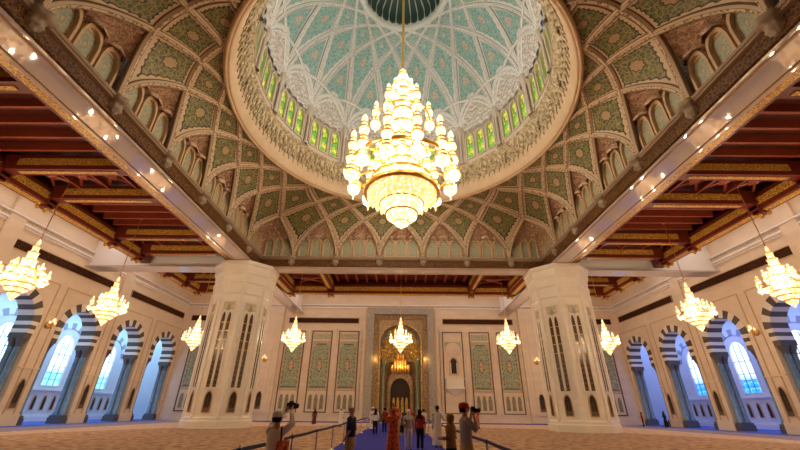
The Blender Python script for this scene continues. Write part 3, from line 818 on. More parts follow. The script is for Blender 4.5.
# cove ceilings
b = MB()
for sx in (-1, 1): xa, xb = sorted((sx * XP, sx * 36)); b.box(xa, xb, -16, YB, ZC, ZC + .2)
b.box(-XP, XP, YP, YB + 3.2, ZC, ZC + .2)
struct(b.build('ceiling', M_COVE))
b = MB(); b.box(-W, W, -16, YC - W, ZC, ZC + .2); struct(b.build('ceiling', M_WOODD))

# ------------------------------------------------------------------ painted timber ceilings
def timber():
    root = empty('ceiling', kind='structure')
    ZT = 17.35
    def part(name, m, *boxes):
        b = MB()
        for bb in boxes:
            x0, x1, y0, y1, z0_, z1_ = bb[:6]; b.box(min(x0, x1), max(x0, x1), min(y0, y1), max(y0, y1), z0_, z1_, bb[6] if len(bb) > 6 else 0)
        return b.build(name, m, root)
    def beam_(name, x0, x1, y0, y1, z0_, z1_):
        """timber beam with gilded panel let into the underside"""
        ax = abs(x1 - x0) > abs(y1 - y0); xa, xb = sorted((x0, x1)); ya, yb = sorted((y0, y1)); b = MB(); b.box(xa, xb, ya, yb, z0_, z1_, 0)
        g = .24; e = 1.1
        if ax:
            b.box(xa + e, xb - e, ya + g, yb - g, z0_ - .05, z0_, 1); b.box(xa + e, xb - e, ya - .04, ya, z0_ + .32, z1_ - .3, 1)
        else:
            b.box(xa + g, xb - g, ya + e, yb - e, z0_ - .05, z0_, 1)
            s_ = -1 if xa > 0 else 1
            b.box(xa - .04, xa, ya + e, yb - e, z0_ + .32, z1_ - .3, 1); b.box(xb, xb + .04, ya + e, yb - e, z0_ + .32, z1_ - .3, 1)
        for k in (0, 1):   # bead mouldings
            pass
        return b.build(name, [M_WOOD, M_GILT], root)
    YBB = YC + WO; Y0 = -12
    # boards
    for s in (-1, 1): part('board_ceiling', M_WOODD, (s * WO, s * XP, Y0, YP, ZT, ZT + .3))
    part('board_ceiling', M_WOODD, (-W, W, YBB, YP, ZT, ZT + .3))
    # outer rim beams
    for s in (-1, 1):
        beam_('rim_beam', s * (XP - 1.0), s * XP, Y0, YC + W, 15.35, 16.5); beam_('rim_beam', s * (XP - 1.0), s * XP, YBB, YP, 15.35, 16.5)
        part('rim_board', M_WOOD, (s * (XP - .15), s * XP, Y0, YP, 16.4, ZC))
        beam_('rim_beam', s * WO, s * (WO + 1.15), Y0, YC + W, 15.35, 16.6); beam_('rim_beam', s * WO, s * (WO + 1.0), YBB, YP, 15.35, 16.6)
        beam_('rim_beam', s * (WO + .9), s * (XP - 1), YP - 1, YP, 15.35, 16.5)
        beam_('rim_beam', s * (W - 1.0), s * W, YBB, YP, 15.35, 16.6)
    beam_('rim_beam', -W, W, YP - 1, YP, 15.35, 16.5); part('rim_board', M_WOOD, (-XP, XP, YP - .15, YP, 16.4, ZC))
    beam_('rim_beam', -W, W, YBB, YBB + .9, 15.6, 16.6)
    # cross beams: side aisles
    pairs = ((9.2, 13.0), (20.3, 24.1), (31.2, 35.0), (40.2, 44.0))
    for s in (-1, 1):
        for p in pairs:
            for y in p: beam_('cross_beam', s * (WO + 1), s * (XP - .9), y - .38, y + .38, 15.75, 16.9)
            # lattice brackets in the narrow coffer between the two beams
            ya, yb = p[0] + .38, p[1] - .38; n_ = 4; L = XP - WO - 2.0
            for i in range(n_):
                x0 = WO + 1.1 + L * i / n_; x1 = WO + 1.1 + L * (i + 1) / n_; b = MB()
                b.tube([(s * x0, ya, 16.85), (s * x1, yb, 16.85)], .11, 4); b.tube([(s * x1, ya, 16.85), (s * x0, yb, 16.85)], .11, 4)
                b.box(min(s * x0 - .09, s * x0 + .09), max(s * x0 - .09, s * x0 + .09), ya, yb, 16.6, 16.95)
                xm = s * (x0 + x1) / 2; ym = (ya + yb) / 2; b.add([(xm - .5, ym, 16.8), (xm, ym - .7, 16.8), (xm + .5, ym, 16.8), (xm, ym + .7, 16.8), (xm, ym, 16.55)], [(0, 1, 4), (1, 2, 4), (2, 3, 4), (3, 0, 4)])
                b.build('coffer_lattice', M_WOODL, root)
        for (ya, yb) in ((4, 9.2), (13.0, 20.3), (24.1, 31.2), (44.0, 47.2)):
            n_ = max(1, int((yb - ya - .8) / 1.25))
            for i in range(n_):
                y = ya + .4 + (yb - ya - .8) * (i + .5) / n_
                part('joist', M_WOODL, (s * (WO + 1), s * (XP - 1), y - .09, y + .09, 16.75, 17.35))
    # back aisle: beams running away from the viewer
    for s in (-1, 1):
        for x in (9.4, 14.6): beam_('cross_beam', s * x - .38, s * x + .38, YBB + .6, YP - .9, 15.75, 16.9)
        xa, xb = 9.8, 14.2
        for i in range(3):
            y0 = YBB + .9 + 2.7 * i; y1 = y0 + 2.7; b = MB()
            b.tube([(s * xa, y0, 16.85), (s * xb, y1, 16.85)], .11, 4); b.tube([(s * xb, y0, 16.85), (s * xa, y1, 16.85)], .11, 4)
            b.box(min(s * xa, s * xb), max(s * xa, s * xb), y1 - .09, y1 + .09, 16.6, 16.95); b.build('coffer_lattice', M_WOODL, root)
    for i in range(14):
        x = -8.45 + 1.3 * i; part('joist', M_WOODL, (x - .07, x + .07, YBB + .6, YP - .9, 16.9, 17.35))
    # carved corbel clusters at the beam ends
    def cluster():
        b = MB()
        for i, (w_, z0_, z1_, o) in enumerate(((.9, 15.75, 16.1, 0), (.75, 15.4, 15.75, .0), (.55, 15.1, 15.4, .0))):
            b.box(-w_ * .55, w_ * .55, -w_, w_ * .5, z0_, z1_, 0)
            b.box(-w_ * .4, w_ * .4, -w_ - .05, w_ * .5, z0_ + .08, z1_ - .08, 1)
        for sx_ in (-.32, .32): b.lathe([(0, 14.86), (.1, 14.9), (.16, 15.05), (.1, 15.18), (.2, 15.3), (.22, 15.5)], 10, (sx_, -.35, 0), 1)
        b.lathe([(0, 14.8), (.12, 14.86), (.2, 15.02), (.12, 15.15)], 10, (0, .1, 0), 1)
        return b.mesh('bracket_cluster', [M_WOOD, M_GILT])
    cm = cluster()
    for s in (-1, 1):
        for p in pairs:
            for y in p: link('bracket_cluster', cm, root, loc=(s * (XP - .75), y, 0), rot=(0, 0, s * R(90)))
        for x in (9.4, 14.6): link('bracket_cluster', cm, root, loc=(s * x, YP - .7, 0), rot=(0, 0, R(180)))
        for x in (WO + .7, XP - .7): link('bracket_cluster', cm, root, loc=(s * x, YP - .7, 0), rot=(0, 0, R(180)))
timber()

# ------------------------------------------------------------------ great marble pillars
def pillar():
    root = empty('marble_pillar')
    H = 2.62; C = H * .5858
    def octo(h, c): return [(-h + c, -h), (h - c, -h), (h, -h + c), (h, h - c), (h - c, h), (-h + c, h), (-h, h - c), (-h, -h + c)]
    def loft(secs, m=0, mb=None):
        mb = mb or MB(); vs = []; fs = []
        for (z, h, c) in secs: vs += [(x, y, z) for x, y in octo(h, c)]
        for i in range(len(secs) - 1):
            for k in range(8): a = i * 8 + k; b_ = i * 8 + (k + 1) % 8; fs.append((a, b_, b_ + 8, a + 8))
        fs.append(tuple(range(8))[::-1]); fs.append(tuple(range(len(vs) - 8, len(vs)))); return mb.add(vs, fs, m)
    loft([(.9, H - .08, (H - .08) * .5858), (13.0, H - .08, (H - .08) * .5858)]).build('shaft', M_PILLAR, root)
    loft([(z, h, h * .5858) for z, h in ((0, H + .18), (.55, H + .18), (.62, H + .08), (.8, H + .08), (.92, H))]).build('base', M_PILLAR, root)
    loft([(z, h, h * .5858) for z, h in ((11.6, H - .05), (11.7, H + .04), (11.85, H - .04), (12.7, H - .02), (12.85, H + .08), (13.0, H + .05), (13.6, H + .14), (13.75, H + .24), (14.5, H + .3), (14.6, H + .4), (14.94, H + .4))]).build('capital', M_PILLAR, root)
    # corner reeds
    rm = MB(); rm.lathe([(.2, .9), (.14, 1.1), (.14, 12.3), (.22, 12.6), (.12, 12.9)], 10)
    rmm = rm.mesh('corner_reed', M_PILLAR, True)
    for x, y in octo(H - .06, (H - .06) * .5858): link('corner_reed', rmm, root, loc=(x, y, 0))
    fr = lambda a, b_, d: (a, -d, b_)
    # slit panel (double lancet) for faces
    hw = .17
    pm = MB()
    o = [(-.62, 3.0), (-.62, 10.9), (.62, 10.9), (.62, 3.0)]; i_ = [(-.54, 3.08), (-.54, 10.82), (.54, 10.82), (.54, 3.08)]
    pm.frame(o, i_, fr, 0, .08, 0)
    for s in (-.27, .27):
        pm.frame(arch_pts(hw + .06, 3.15, 9.2, 9.95, 6, cx=s), arch_pts(hw, 3.2, 9.2, 9.8, 6, cx=s), fr, 0, .1, 0)
    pm.poly([(-.5, 10.05), (-.5, 10.78), (.5, 10.78), (.5, 10.05)], fr, 0, .02, 1)
    pm.poly([(-.17, 9.95), (-.2, 10.2), (0, 10.62), (.2, 10.2), (.17, 9.95)], fr, 0, .06, 2)
    pmm = pm.mesh('slit_surround', [M_PILLAR, M_FRIEZE, M_MOSA])
    sm = MB().poly(arch_pts(hw, 3.2, 9.2, 9.8, 6), fr, 0, .03, 0).mesh('slit', mat('brown_slit_glass', (.10, .055, .025), .15))
    gm = MB()
    for z in [3.35 + .42 * k for k in range(6)]: gm.box(-hw, hw, -.07, -.03, z, z + .09)
    for z in [6.4 + .8 * k for k in range(4)]: gm.box(-hw, hw, -.06, -.03, z, z + .04, 1)  # gold bars stand in for chandelier glints on the slit
    for x_ in (-hw, hw - .02): gm.box(x_, x_ + .02, -.065, -.03, 3.3, 9.0)
    gmm = gm.mesh('grille', [M_BRONZE, M_GOLD])
    nm = niche_mesh(.3, 1.25, 2.3, 2.85)
    def face(x, d, rz):
        Mx = Matrix.Rotation(rz, 4, 'Z') @ Matrix.Translation((x, -d, 0))
        o_ = link('slit_surround', pmm, root); o_.matrix_local = Mx
        for s in (-.27, .27): link('slit', sm, o_, loc=(s, 0, 0)); link('grille', gmm, o_, loc=(s, 0, 0))
        o_ = link('niche', nm[0], root); o_.matrix_local = Mx; link('niche_grille', nm[1], o_)
    for k in range(8): face(0, H - .08, k * PI / 4)
    return root
P1 = pillar(); P1.location = (-16.6, 37.3, 0); tag(P1, 'massive white marble pillar carrying the dome, on the side of the turbaned-cap photographer', 'pillar', 'dome pillars')
P1['label'] = 'massive white marble pillar under the dome beam, left of the golden prayer niche'
P2 = copy_tree(P1); P2.location = (16.6, 37.3, 0); P2['label'] = 'massive white marble pillar under the dome beam, right of the golden prayer niche'

# engaged pilasters on front wall below the long beams
for s, side in ((-1, 'left'), (1, 'right')):
    pass

# ------------------------------------------------------------------ twin columns of the arcades
def twin_column():
    root = empty('twin_column')
    b = MB(); b.box(-.75, .75, -.34, .34, 0, .55); b.box(-.68, .68, -.3, .3, .55, .75); b.build('plinth', M_GREYD, root)
    s = MB(); s.lathe([(.30, .75), (.32, .85), (.25, .95), (.27, 1.02), (.22, 1.1), (.215, 6.2), (.25, 6.25), (.22, 6.32)], 14)
    sm = s.mesh('shaft', M_GREY, True)
    for x in (-.34, .34): link('shaft', sm, root, loc=(x, 0, 0))
    c = MB()
    for x in (-.34, .34): c.lathe([(.22, 6.3), (.27, 6.45), (.24, 6.5), (.33, 6.75), (.40, 6.95), (.42, 7.05)], 12, (x, 0, 0), 0, .06, 6)
    c.box(-.75, .75, -.34, .34, 7.05, 7.3, 1); c.box(-.75, .75, -.345, .345, 7.3, 7.5, 1)
    c.build('capital', [M_GREYD, M_DARKV], root)
    return root
ords = {31.6: 'first', 39.2: 'second', 46.8: 'third', 54.4: 'fourth'}
first = None
for sx, side in ((-1, 'left'), (1, 'right')):
    for yb in bays:
        for e, where in ((-1, 'near'), (1, 'far')):
            if first is None: first = twin_column(); o = first
            else: o = copy_tree(first)
            o.location = (sx * 34.75, yb + e * 2.4, 0)
            tag(o, 'slim grey twin columns at the %s side of the %s striped arch, %s arcade' % (where, ords[yb], side), 'column', 'twin columns of the arcades')

# ------------------------------------------------------------------ prayer niche portal (mihrab)
def mihrab():
    root = empty('prayer_niche', (0, YB, 0))
    fr = lambda a, b_, d: (a, -d, b_)
    rect = lambda hw, h: [(-hw, 0), (-hw, h), (hw, h), (hw, 0)]
    def jframe(name, ho, zo, hi, zi, d0, d1, m):
        mb = MB(); mb.box(-ho, -hi, -d1, -d0, 0, zo); mb.box(hi, ho, -d1, -d0, 0, zo); mb.box(-hi, hi, -d1, -d0, zi, zo); return mb.build(name, m, root)
    jframe('grey_surround', 5.1, 15.9, 4.15, 15.0, 0, .45, M_MOSGREY)
    jframe('surround_edge', 5.2, 16.0, 5.1, 15.9, 0, .5, M_STONE)
    jframe('gold_border', 4.15, 15.0, 3.35, 14.25, -.1, .25, M_MOSAM)
    # spandrel wall with arch opening
    mb = MB(); N = 40; hw = 3.05
    for i in range(N):
        x0 = -3.35 + 6.7 * i / N; x1 = x0 + 6.7 / N; xm = abs((x0 + x1) / 2)
        if xm > hw: mb.box(x0, x1, -.1, .1, 0, 14.25)
        else:
            t = 1 - xm / hw; z = 11.2 + 2.2 * (1 - (1 - t) ** 2.1) ** .62; mb.box(x0, x1, -.1, .1, z, 14.25)
    mb.build('spandrel', M_MOSCR, root)
    ap = arch_pts(3.05, 0, 11.2, 13.4, 12); ao = arch_pts(3.2, 0, 11.2, 13.65, 12)
    MB().frame(ao, ap, fr, -.1, .25).build('arch_moulding', M_MOSGOLD, root)
    # recess: half-octagon apse with stalactite hood
    mb = MB()
    def ap_(a, s_):
        t = -PI / 2 + PI * a; z = 8.2 * s_; return (3.05 * math.sin(t), 2.4 * math.cos(t), z)
    mb.grid(ap_, 16, 4); mb.build('apse_wall', M_MOSBRN, root)
    mb = MB()
    def hood(a, s_):
        t = -PI / 2 + PI * a; z = 8.2 + 5.1 * s_; k = math.sqrt(max(0, 1 - s_ ** 2.2)); tier = math.floor(s_ * 8)
        bump_ = .28 * abs(math.sin((a * 7 + (tier % 2) * .5) * PI)) * (1 - (s_ * 8) % 1)
        r_ = max(0.05, k - bump_ * .35); return (3.05 * math.sin(t) * r_, 2.4 * math.cos(t) * r_, z)
    mb.grid(hood, 56, 64); mb.build('stalactite_hood', M_MOSGOLD, root)
    # green side shafts
    sh = MB(); sh.lathe([(.34, 0), (.34, .5), (.22, .7), (.22, 7.6), (.36, 8.0), (.38, 8.3)], 14); sm = sh.mesh('side_shaft', mat('green_marble', (.18, .24, .15), .3), True)
    for s in (-1, 1): link('side_shaft', sm, root, loc=(s * 2.55, .35, 0))
    # inner doorway niche
    mb = MB(); mb.frame(arch_pts(1.95, 0, 5.0, 7.0, 10), arch_pts(1.45, 0, 4.3, 5.8, 10), fr, -1.6, -1.3); mb.build('inner_arch', M_MOSBRN, root)
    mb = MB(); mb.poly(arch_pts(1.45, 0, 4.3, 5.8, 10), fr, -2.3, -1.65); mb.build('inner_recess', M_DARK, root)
    for x in (-.95, -.32, .32, .95):
        MB().poly(arch_pts(.2, 1.2, 2.6, 3.2, 6, cx=x), fr, -1.65, -1.6).build('recess_panel', M_MOSGOLD, root)
    mb = MB()
    for q in range(3):
        n_ = (7, 5, 3)[q]
        for i in range(n_):
            mb.lathe([(.02, -.5), (.15, -.35), (.24, 0), (.27, .4), (.2, .75)], 8, ((i - (n_ - 1) / 2) * .42, 1.0 + .2 * q, 6.9 + q * .85))
    mb.build('gilt_pendants', M_GOLDB, root, True)
    for s in (-1, 1):
        for x in (3.75,):
            light('niche_lamp', 'POINT', (s * x, -.7, 8.3), 22, (1, .6, .2), .05, parent=root)
    light('niche_lamp', 'POINT', (0, .2, 7.6), 60, (1, .62, .25), .06, parent=root)
    tag(root, 'tall golden prayer niche with stalactite hood in the middle of the front wall', 'prayer niche')
mihrab()

# ------------------------------------------------------------------ mosaic wall panels
def wall_panel(kind):
    root = empty('mosaic_wall_panel')
    fr = lambda a, b_, d: (a, -d, b_); hw = 1.55
    rc = lambda h, z0_, z1_: [(-h, z0_), (-h, z1_), (h, z1_), (h, z0_)]
    MB().frame(rc(hw, 1.1, 12.4), rc(hw - .12, 1.22, 12.28), fr, 0, .12).build('outer_frame', M_DARKV, root)
    MB().poly(rc(hw - .12, 1.22, 12.28), fr, 0, .02).build('field', M_WALL, root)
    if kind == 'carpet':
        MB().poly(rc(1.3, 11.1, 12.0), fr, 0, .07).build('header_tile', M_TILEH, root)
        MB().frame(rc(1.38, 3.9, 10.9), rc(1.28, 4.0, 10.8), fr, 0, .1).build('inner_frame', M_STONE, root)
        mb = MB(); mb.poly(arch_pts(1.22, 4.08, 9.3, 10.72, 8), fr, 0, .06)
        mb.build('carpet_mosaic', M_TILE, root)
        MB().poly(rc(1.28, 4.0, 10.8), fr, 0, .035).build('spandrel_tile', M_TILEH, root)
        nm = niche_mesh(.27, 1.55, 2.8, 3.45)
        nn = MB().poly(arch_pts(.27, 1.55, 2.8, 3.45, 6), fr, 0, .05).mesh('lancet_tile', M_LANC)
        nf = MB().frame(arch_pts(.34, 1.5, 2.8, 3.58, 6), arch_pts(.27, 1.55, 2.8, 3.45, 6), fr, 0, .1).mesh('lancet_frame', M_WALL)
        for x in (-.82, 0, .82): o = link('lancet_tile', nn, root, loc=(x, 0, 0)); link('lancet_frame', nf, o)
    else:
        MB().poly(rc(1.2, 9.6, 10.9), fr, 0, .05).build('header_tile', M_TILEH, root)
        MB().poly(arch_pts(1.1, 9.6, 10.0, 10.8, 8), fr, 0, .08).build('blind_arch', M_WALL, root)
        MB().frame(rc(1.1, 5.0, 9.3), rc(.98, 5.12, 9.18), fr, 0, .1).build('inner_frame', M_WALL, root)
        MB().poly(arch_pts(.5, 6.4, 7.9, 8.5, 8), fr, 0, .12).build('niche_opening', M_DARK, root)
        MB().frame(arch_pts(.66, 6.2, 7.9, 8.75, 8), arch_pts(.5, 6.4, 7.9, 8.5, 8), fr, 0, .2).build('niche_arch', M_STONE, root)
        b = MB(); b.box(-1.35, 1.35, -1.0, 0, 4.3, 4.5); b.box(-1.25, 1.25, -.9, -.1, 4.5, 5.6); b.box(-1.35, 1.35, -1.0, 0, 5.6, 5.72)
        b.add([(-1.2, 0, 4.3), (1.2, 0, 4.3), (1.2, -.9, 4.3), (-1.2, -.9, 4.3), (0, 0, 3.2)], [(0, 1, 4), (1, 2, 4), (2, 3, 4), (3, 0, 4)]); b.build('marble_balcony', M_PILLAR, root)
        b = MB(); b.tube([(-.45, -.16, 6.4), (-.45, -.16, 7.9)], .06, 8); b.tube([(.45, -.16, 6.4), (.45, -.16, 7.9)], .06, 8); b.build('niche_shaft', M_PILLAR, root)
    return root
pp = wall_panel('carpet'); usedp = False
lab = {-16.3: 'green arched mosaic wall panel, outermost of the three left of the golden niche',
       -12.1: 'green arched mosaic wall panel, middle of the three left of the golden niche',
       -7.95: 'green arched mosaic wall panel, directly left of the golden niche',
       12.1: 'green arched mosaic wall panel just right of the panel with the marble balcony',
       16.3: 'green arched mosaic wall panel right of the niche, the one nearest the right pillar',
       30.6: 'tall green arched mosaic panel in bluish light beyond the right marble pillar',
       -30.6: 'tall green arched mosaic panel in bluish light beyond the left marble pillar'}
for x, lb in lab.items():
    o = pp if not usedp else copy_tree(pp); usedp = True
    o.location = (x, YB - .01, 0); tag(o, lb, 'wall panel', 'green mosaic wall panels')
o = wall_panel('balcony'); o.name = 'balcony_wall_panel'; o.location = (7.95, YB - .01, 0); tag(o, 'cream wall panel with small arched niche and marble balcony, right of the golden niche', 'wall panel')

# ------------------------------------------------------------------ gold wall lamps
def sconce():
    root = empty('wall_lamp')
    mb = MB(); mb.lathe([(0, -.1), (.30, -.1), (.42, 0), (.30, .1), (0, .1)], 16, (0, 0, 0), 0, .12, 8)
    o = mb.build('rosette', M_GOLDB, root, True, rot=(R(90), 0, 0))
    mb = MB(); mb.tube([(0, 0, 0), (0, -.35, .05), (0, -.45, .3)], .05, 8); mb.build('arm', M_GOLD, root)
    mb = MB(); mb.lathe([(0, .25), (.14, .35), (.2, .55), (.12, .75), (0, .85)], 12, (0, -.45, 0)); mb.build('lamp_shade', M_GLOW, root, True)
    for s in (-1, 1):
        mb = MB(); mb.lathe([(0, .1), (.1, .18), (.13, .3), (0, .5)], 10, (s * .35, -.35, 0)); mb.build('lamp_shade', M_GLOW, root, True)
        mb = MB(); mb.tube([(0, 0, 0), (s * .2, -.3, -.05), (s * .35, -.35, .12)], .035, 6); mb.build('arm', M_GOLD, root)
    return root
sc0 = sconce(); uses = False
for (x, y, z, rz, lb) in ((-20.1, YB - .85, 8.0, 0, 'gold wall lamp on the white pilaster left of the mosaic panels'), (20.1, YB - .85, 8.0, 0, 'gold wall lamp on the white pilaster right of the mosaic panels'),
    (-33.85, 35.4, 8.5, R(90), 'gold wall lamp on the pier between first and second arch, left arcade'), (33.85, 35.4, 8.5, R(-90), 'gold wall lamp on the pier between first and second arch, right arcade')):
    o = sc0 if not uses else copy_tree(sc0); uses = True
    o.location = (x, y, z); o.rotation_euler.z = rz; o.scale = (.8, .8, .8); tag(o, lb, 'wall lamp', 'gold wall lamps')

# ------------------------------------------------------------------ chandeliers
def lantern_meshes(H, Rr, tiers, gm=None):
    gm = gm or M_GLOW2
    """stack of glass bells between gold crowns, from pendant tip up to spire"""
    g = MB(); k = MB(); f = MB(); z = 0
    f.lathe([(0, -.10 * H), (Rr * .10, -.07 * H), (Rr * .05, -.05 * H), (Rr * .22, -.02 * H), (Rr * .3, 0)], 10)
    th = H * .80 / tiers
    for t in range(tiers):
        q = Rr * (1 - .24 * t * 3 / max(tiers, 1) * .6)
        g.lathe([(q * .28, z), (q * .8, z + th * .14), (q * 1.0, z + th * .34), (q * .92, z + th * .52), (q * .62, z + th * .62), (q * .60, z + th * .86), (q * .5, z + th * .9)], 14, (0, 0, 0), 0, .05, 7)
        k.lathe([(q * .95, z + th * .50), (q * 1.06, z + th * .54), (q * 1.02, z + th * .60), (q * .66, z + th * .63)], 14)
        k.lathe([(q * .62, z + th * .84), (q * .74, z + th * .88), (q * .70, z + th * .94), (q * .4, z + th * 1.0)], 14)
        for a in range(7):
            aa = 2 * PI * a / 7; k.tube([(q * .63 * math.cos(aa), q * .63 * math.sin(aa), z + th * .62), (q * .63 * math.cos(aa), q * .63 * math.sin(aa), z + th * .85)], q * .05, 4)
        z += th
    g.lathe([(Rr * .42, z), (Rr * .46, z + H * .05), (Rr * .3, z + H * .1), (Rr * .1, z + H * .14), (0, z + H * .15)], 12)
    k.lathe([(Rr * .04, z + H * .13), (Rr * .09, z + H * .16), (Rr * .03, z + H * .18), (0, z + H * .22)], 8)
    return g.mesh('lantern', gm, True), k.mesh('gold_crown', M_GOLDB, True), f.mesh('pendant_drop', gm, True)
def put_lantern(root, ms, loc):
    o = link('lantern', ms[0], root, loc=loc); link('gold_crown', ms[1], o); link('pendant_drop', ms[2], o)
def ring_band(mb, r_, z, h, t=.08, m=0, n=64):
    mb.lathe([(r_ - t, z), (r_ + t, z), (r_ + t * 1.3, z + h * .5), (r_ + t, z + h), (r_ - t, z + h), (r_ - t, z)], n, (0, 0, 0), m)
def big_chandelier():
    root = empty('great_chandelier', (0, YC, 12.2)); root.scale = (1.03, 1.03, 1.055)
    L1 = lantern_meshes(4.3, .45, 3); L2 = lantern_meshes(2.9, .36, 2); L3 = lantern_meshes(2.5, .32, 2)
    for k in range(12):
        a = 2 * PI * (k + .5) / 12; put_lantern(root, L1, (3.5 * math.cos(a), 3.5 * math.sin(a), 2.95))
    for k in range(6):
        a = 2 * PI * k / 6; put_lantern(root, L2, (2.0 * math.cos(a), 2.0 * math.sin(a), 7.9))
    for k in range(5):
        a = 2 * PI * (k + .3) / 5; put_lantern(root, L3, (1.0 * math.cos(a), 1.0 * math.sin(a), 9.9))
    for k in range(8):
        a = 2 * PI * k / 8; put_lantern(root, L3, (1.75 * math.cos(a), 1.75 * math.sin(a), 4.4))
    # central body: crystal tiers
    g = MB(); g.lathe([(1.9, 2.9), (2.0, 3.4), (1.2, 3.7), (1.2, 4.6), (.95, 4.9), (1.1, 5.5), (.8, 6.1), (1.0, 6.8), (.75, 7.3), (.9, 8.1), (.62, 8.7), (.75, 9.4), (.5, 9.9), (.55, 10.6), (.72, 11.0), (.68, 11.4), (.36, 11.8), (.42, 12.4), (.6, 12.6), (.52, 12.95), (.22, 13.2), (.28, 13.5), (.3, 13.75), (.1, 14.05), (0, 14.3)], 28, (0, 0, 0), 0, .05, 14)
    g.build('crystal_core', M_GLOW2, root, True)
    for r_, z in ((2.02, 3.4), (1.22, 4.62), (1.1, 5.5), (1.0, 6.8), (.9, 8.1), (.76, 9.4), (.57, 10.6), (.72, 11.4), (.46, 12.4), (.3, 13.45)):
        k = MB(); ring_band(k, r_, z, .14, .07); k.build('core_gold_ring', M_GOLDB, root, True)
    # dish with stepped inverted cone
    k = MB(); ring_band(k, 2.42, 2.35, .32, .1); k.build('dish_rim', M_GOLD, root, True)
    g = MB(); g.lathe([(2.4, 2.45), (2.25, 2.3), (2.2, 2.1), (1.75, 1.95), (1.7, 1.75), (1.42, 1.65)], 48, (0, 0, 0), 0, .025, 24); g.build('crystal_dish', M_GLOW, root, True)
    g = MB(); g.lathe([(1.42, 1.65), (1.38, 1.35), (1.05, 1.05), (1.0, .95)], 40); g.build('upper_bowl', M_GLOW2, root, True)
    g = MB(); g.lathe([(1.0, .95), (.98, .72), (.62, .42), (.5, .36), (.42, .2), (.2, .06), (.08, -.02), (0, -.1)], 40); g.build('lower_bowl', M_GLOW2, root, True)
    k = MB(); ring_band(k, 1.42, 1.6, .1, .05); ring_band(k, 1.02, .92, .09, .05); ring_band(k, .48, .33, .06, .04); k.build('bowl_ring', M_GOLDB, root, True)
    # festoon beads hanging on the dish
    bd = MB(); bd.lathe([(0, -.32), (.09, -.2), (.11, -.08), (.04, 0), (.02, .06)], 8); bm_ = bd.mesh('crystal_drop', M_GLOW, True)
    for i in range(28): a = 2 * PI * i / 28; link('crystal_drop', bm_, root, loc=(2.2 * math.cos(a), 2.2 * math.sin(a), 2.2))
    for i in range(20): a = 2 * PI * i / 20; link('crystal_drop', bm_, root, loc=(1.68 * math.cos(a), 1.68 * math.sin(a), 1.72))
    # gold carrying rings and spokes
    k = MB(); ring_band(k, 3.5, 4.2, .22, .07); k.build('outer_gold_ring', M_GOLD, root, True)
    k = MB(); ring_band(k, 1.75, 5.6, .14, .05); k.build('middle_gold_ring', M_GOLD, root, True)
    k = MB(); ring_band(k, 2.0, 8.7, .14, .05); k.build('upper_gold_ring', M_GOLD, root, True)
    sp = MB()
    sp.tube([(1.4, 0, 4.9), (2.6, 0, 4.6), (3.5, 0, 4.3)], .06, 6); spm = sp.mesh('gold_arm', M_GOLD)
    for i in range(12): link('gold_arm', spm, root, rot=(0, 0, 2 * PI * (i + .5) / 12))
    c = MB(); c.tube([(0, 0, 14.1), (0, 0, 28.4)], .075, 8)
    for i in range(45): c.lathe([(.06, -.12), (.13, 0), (.06, .12)], 8, (0, 0, 14.4 + i * .31))
    c.build('chain', M_GOLD, root)
    for i in range(8):
        a = 2 * PI * i / 8 + .2
        light('chandelier_or_fill_lamp', 'POINT', (4.25 * math.cos(a), 4.25 * math.sin(a), 3.6), 220, WARM, .2, parent=root)
        light('chandelier_or_fill_lamp', 'POINT', (2.9 * math.cos(a), 2.9 * math.sin(a), 8.3), 110, (1, .8, .56), .2, parent=root)
    for i in range(4):
        a = PI / 2 * i + .7
        light('chandelier_or_fill_lamp', 'POINT', (1.7 * math.cos(a), 1.7 * math.sin(a), 12.6), 240, (.72, .88, 1.0), .1, parent=root)  # added cool fill for the dome, not lamps of the chandelier
    tag(root, 'huge glowing gold and crystal chandelier hanging on a chain from the middle of the dome', 'chandelier')
    return root
big_chandelier()

def small_chandelier():
    root = empty('small_chandelier')
    L1 = lantern_meshes(1.05, .16, 2, M_GLOW3); L2 = lantern_meshes(.85, .14, 2, M_GLOW3)
    for k in range(9): a = 2 * PI * k / 9; put_lantern(root, L1, (1.2 * math.cos(a), 1.2 * math.sin(a), .85))
    for k in range(6): a = 2 * PI * (k + .5) / 6; put_lantern(root, L2, (.72 * math.cos(a), .72 * math.sin(a), 1.45))
    g = MB(); g.lathe([(0, -.35), (.1, -.2), (.28, .05), (.32, .2), (.55, .35), (.58, .5), (.8, .62), (.82, .78), (1.12, .9), (1.18, 1.02), (.9, 1.15), (.5, 1.3), (.42, 1.6), (.5, 1.75), (.34, 1.95), (.36, 2.3), (.24, 2.5), (.26, 2.8), (.17, 3.0), (.18, 3.25), (.09, 3.4), (.1, 3.6), (.02, 3.8)], 24, (0, 0, 0), 0, .04, 12)
    g.build('crystal_body', M_GLOW3, root, True)
    for r_, z in ((1.2, .98), (.84, .7), (.58, .42), (.33, .14), (.52, 1.72), (.36, 2.3), (.26, 2.8), (.18, 3.25)):
        k = MB(); ring_band(k, r_, z, .07, .04, n=24); k.build('gold_ring', M_GOLDB, root, True)
    c = MB(); c.tube([(0, 0, 3.7), (0, 0, 9.7)], .03, 6); c.lathe([(.0, 9.3), (.12, 9.35), (.18, 9.6), (.2, 9.7)], 10); c.build('hanging_rod', M_GOLD, root)
    for q in range(5): light('chandelier_or_fill_lamp', 'POINT', (1.45 * math.cos(q * 1.257), 1.45 * math.sin(q * 1.257), .95), 85, WARM, .06, parent=root)
    for q in range(3): light('chandelier_or_fill_lamp', 'POINT', (1.0 * math.cos(q * 2.1), 1.0 * math.sin(q * 2.1), 2.2), 75, WARM, .06, parent=root)
    return root
sm0 = small_chandelier(); used = False
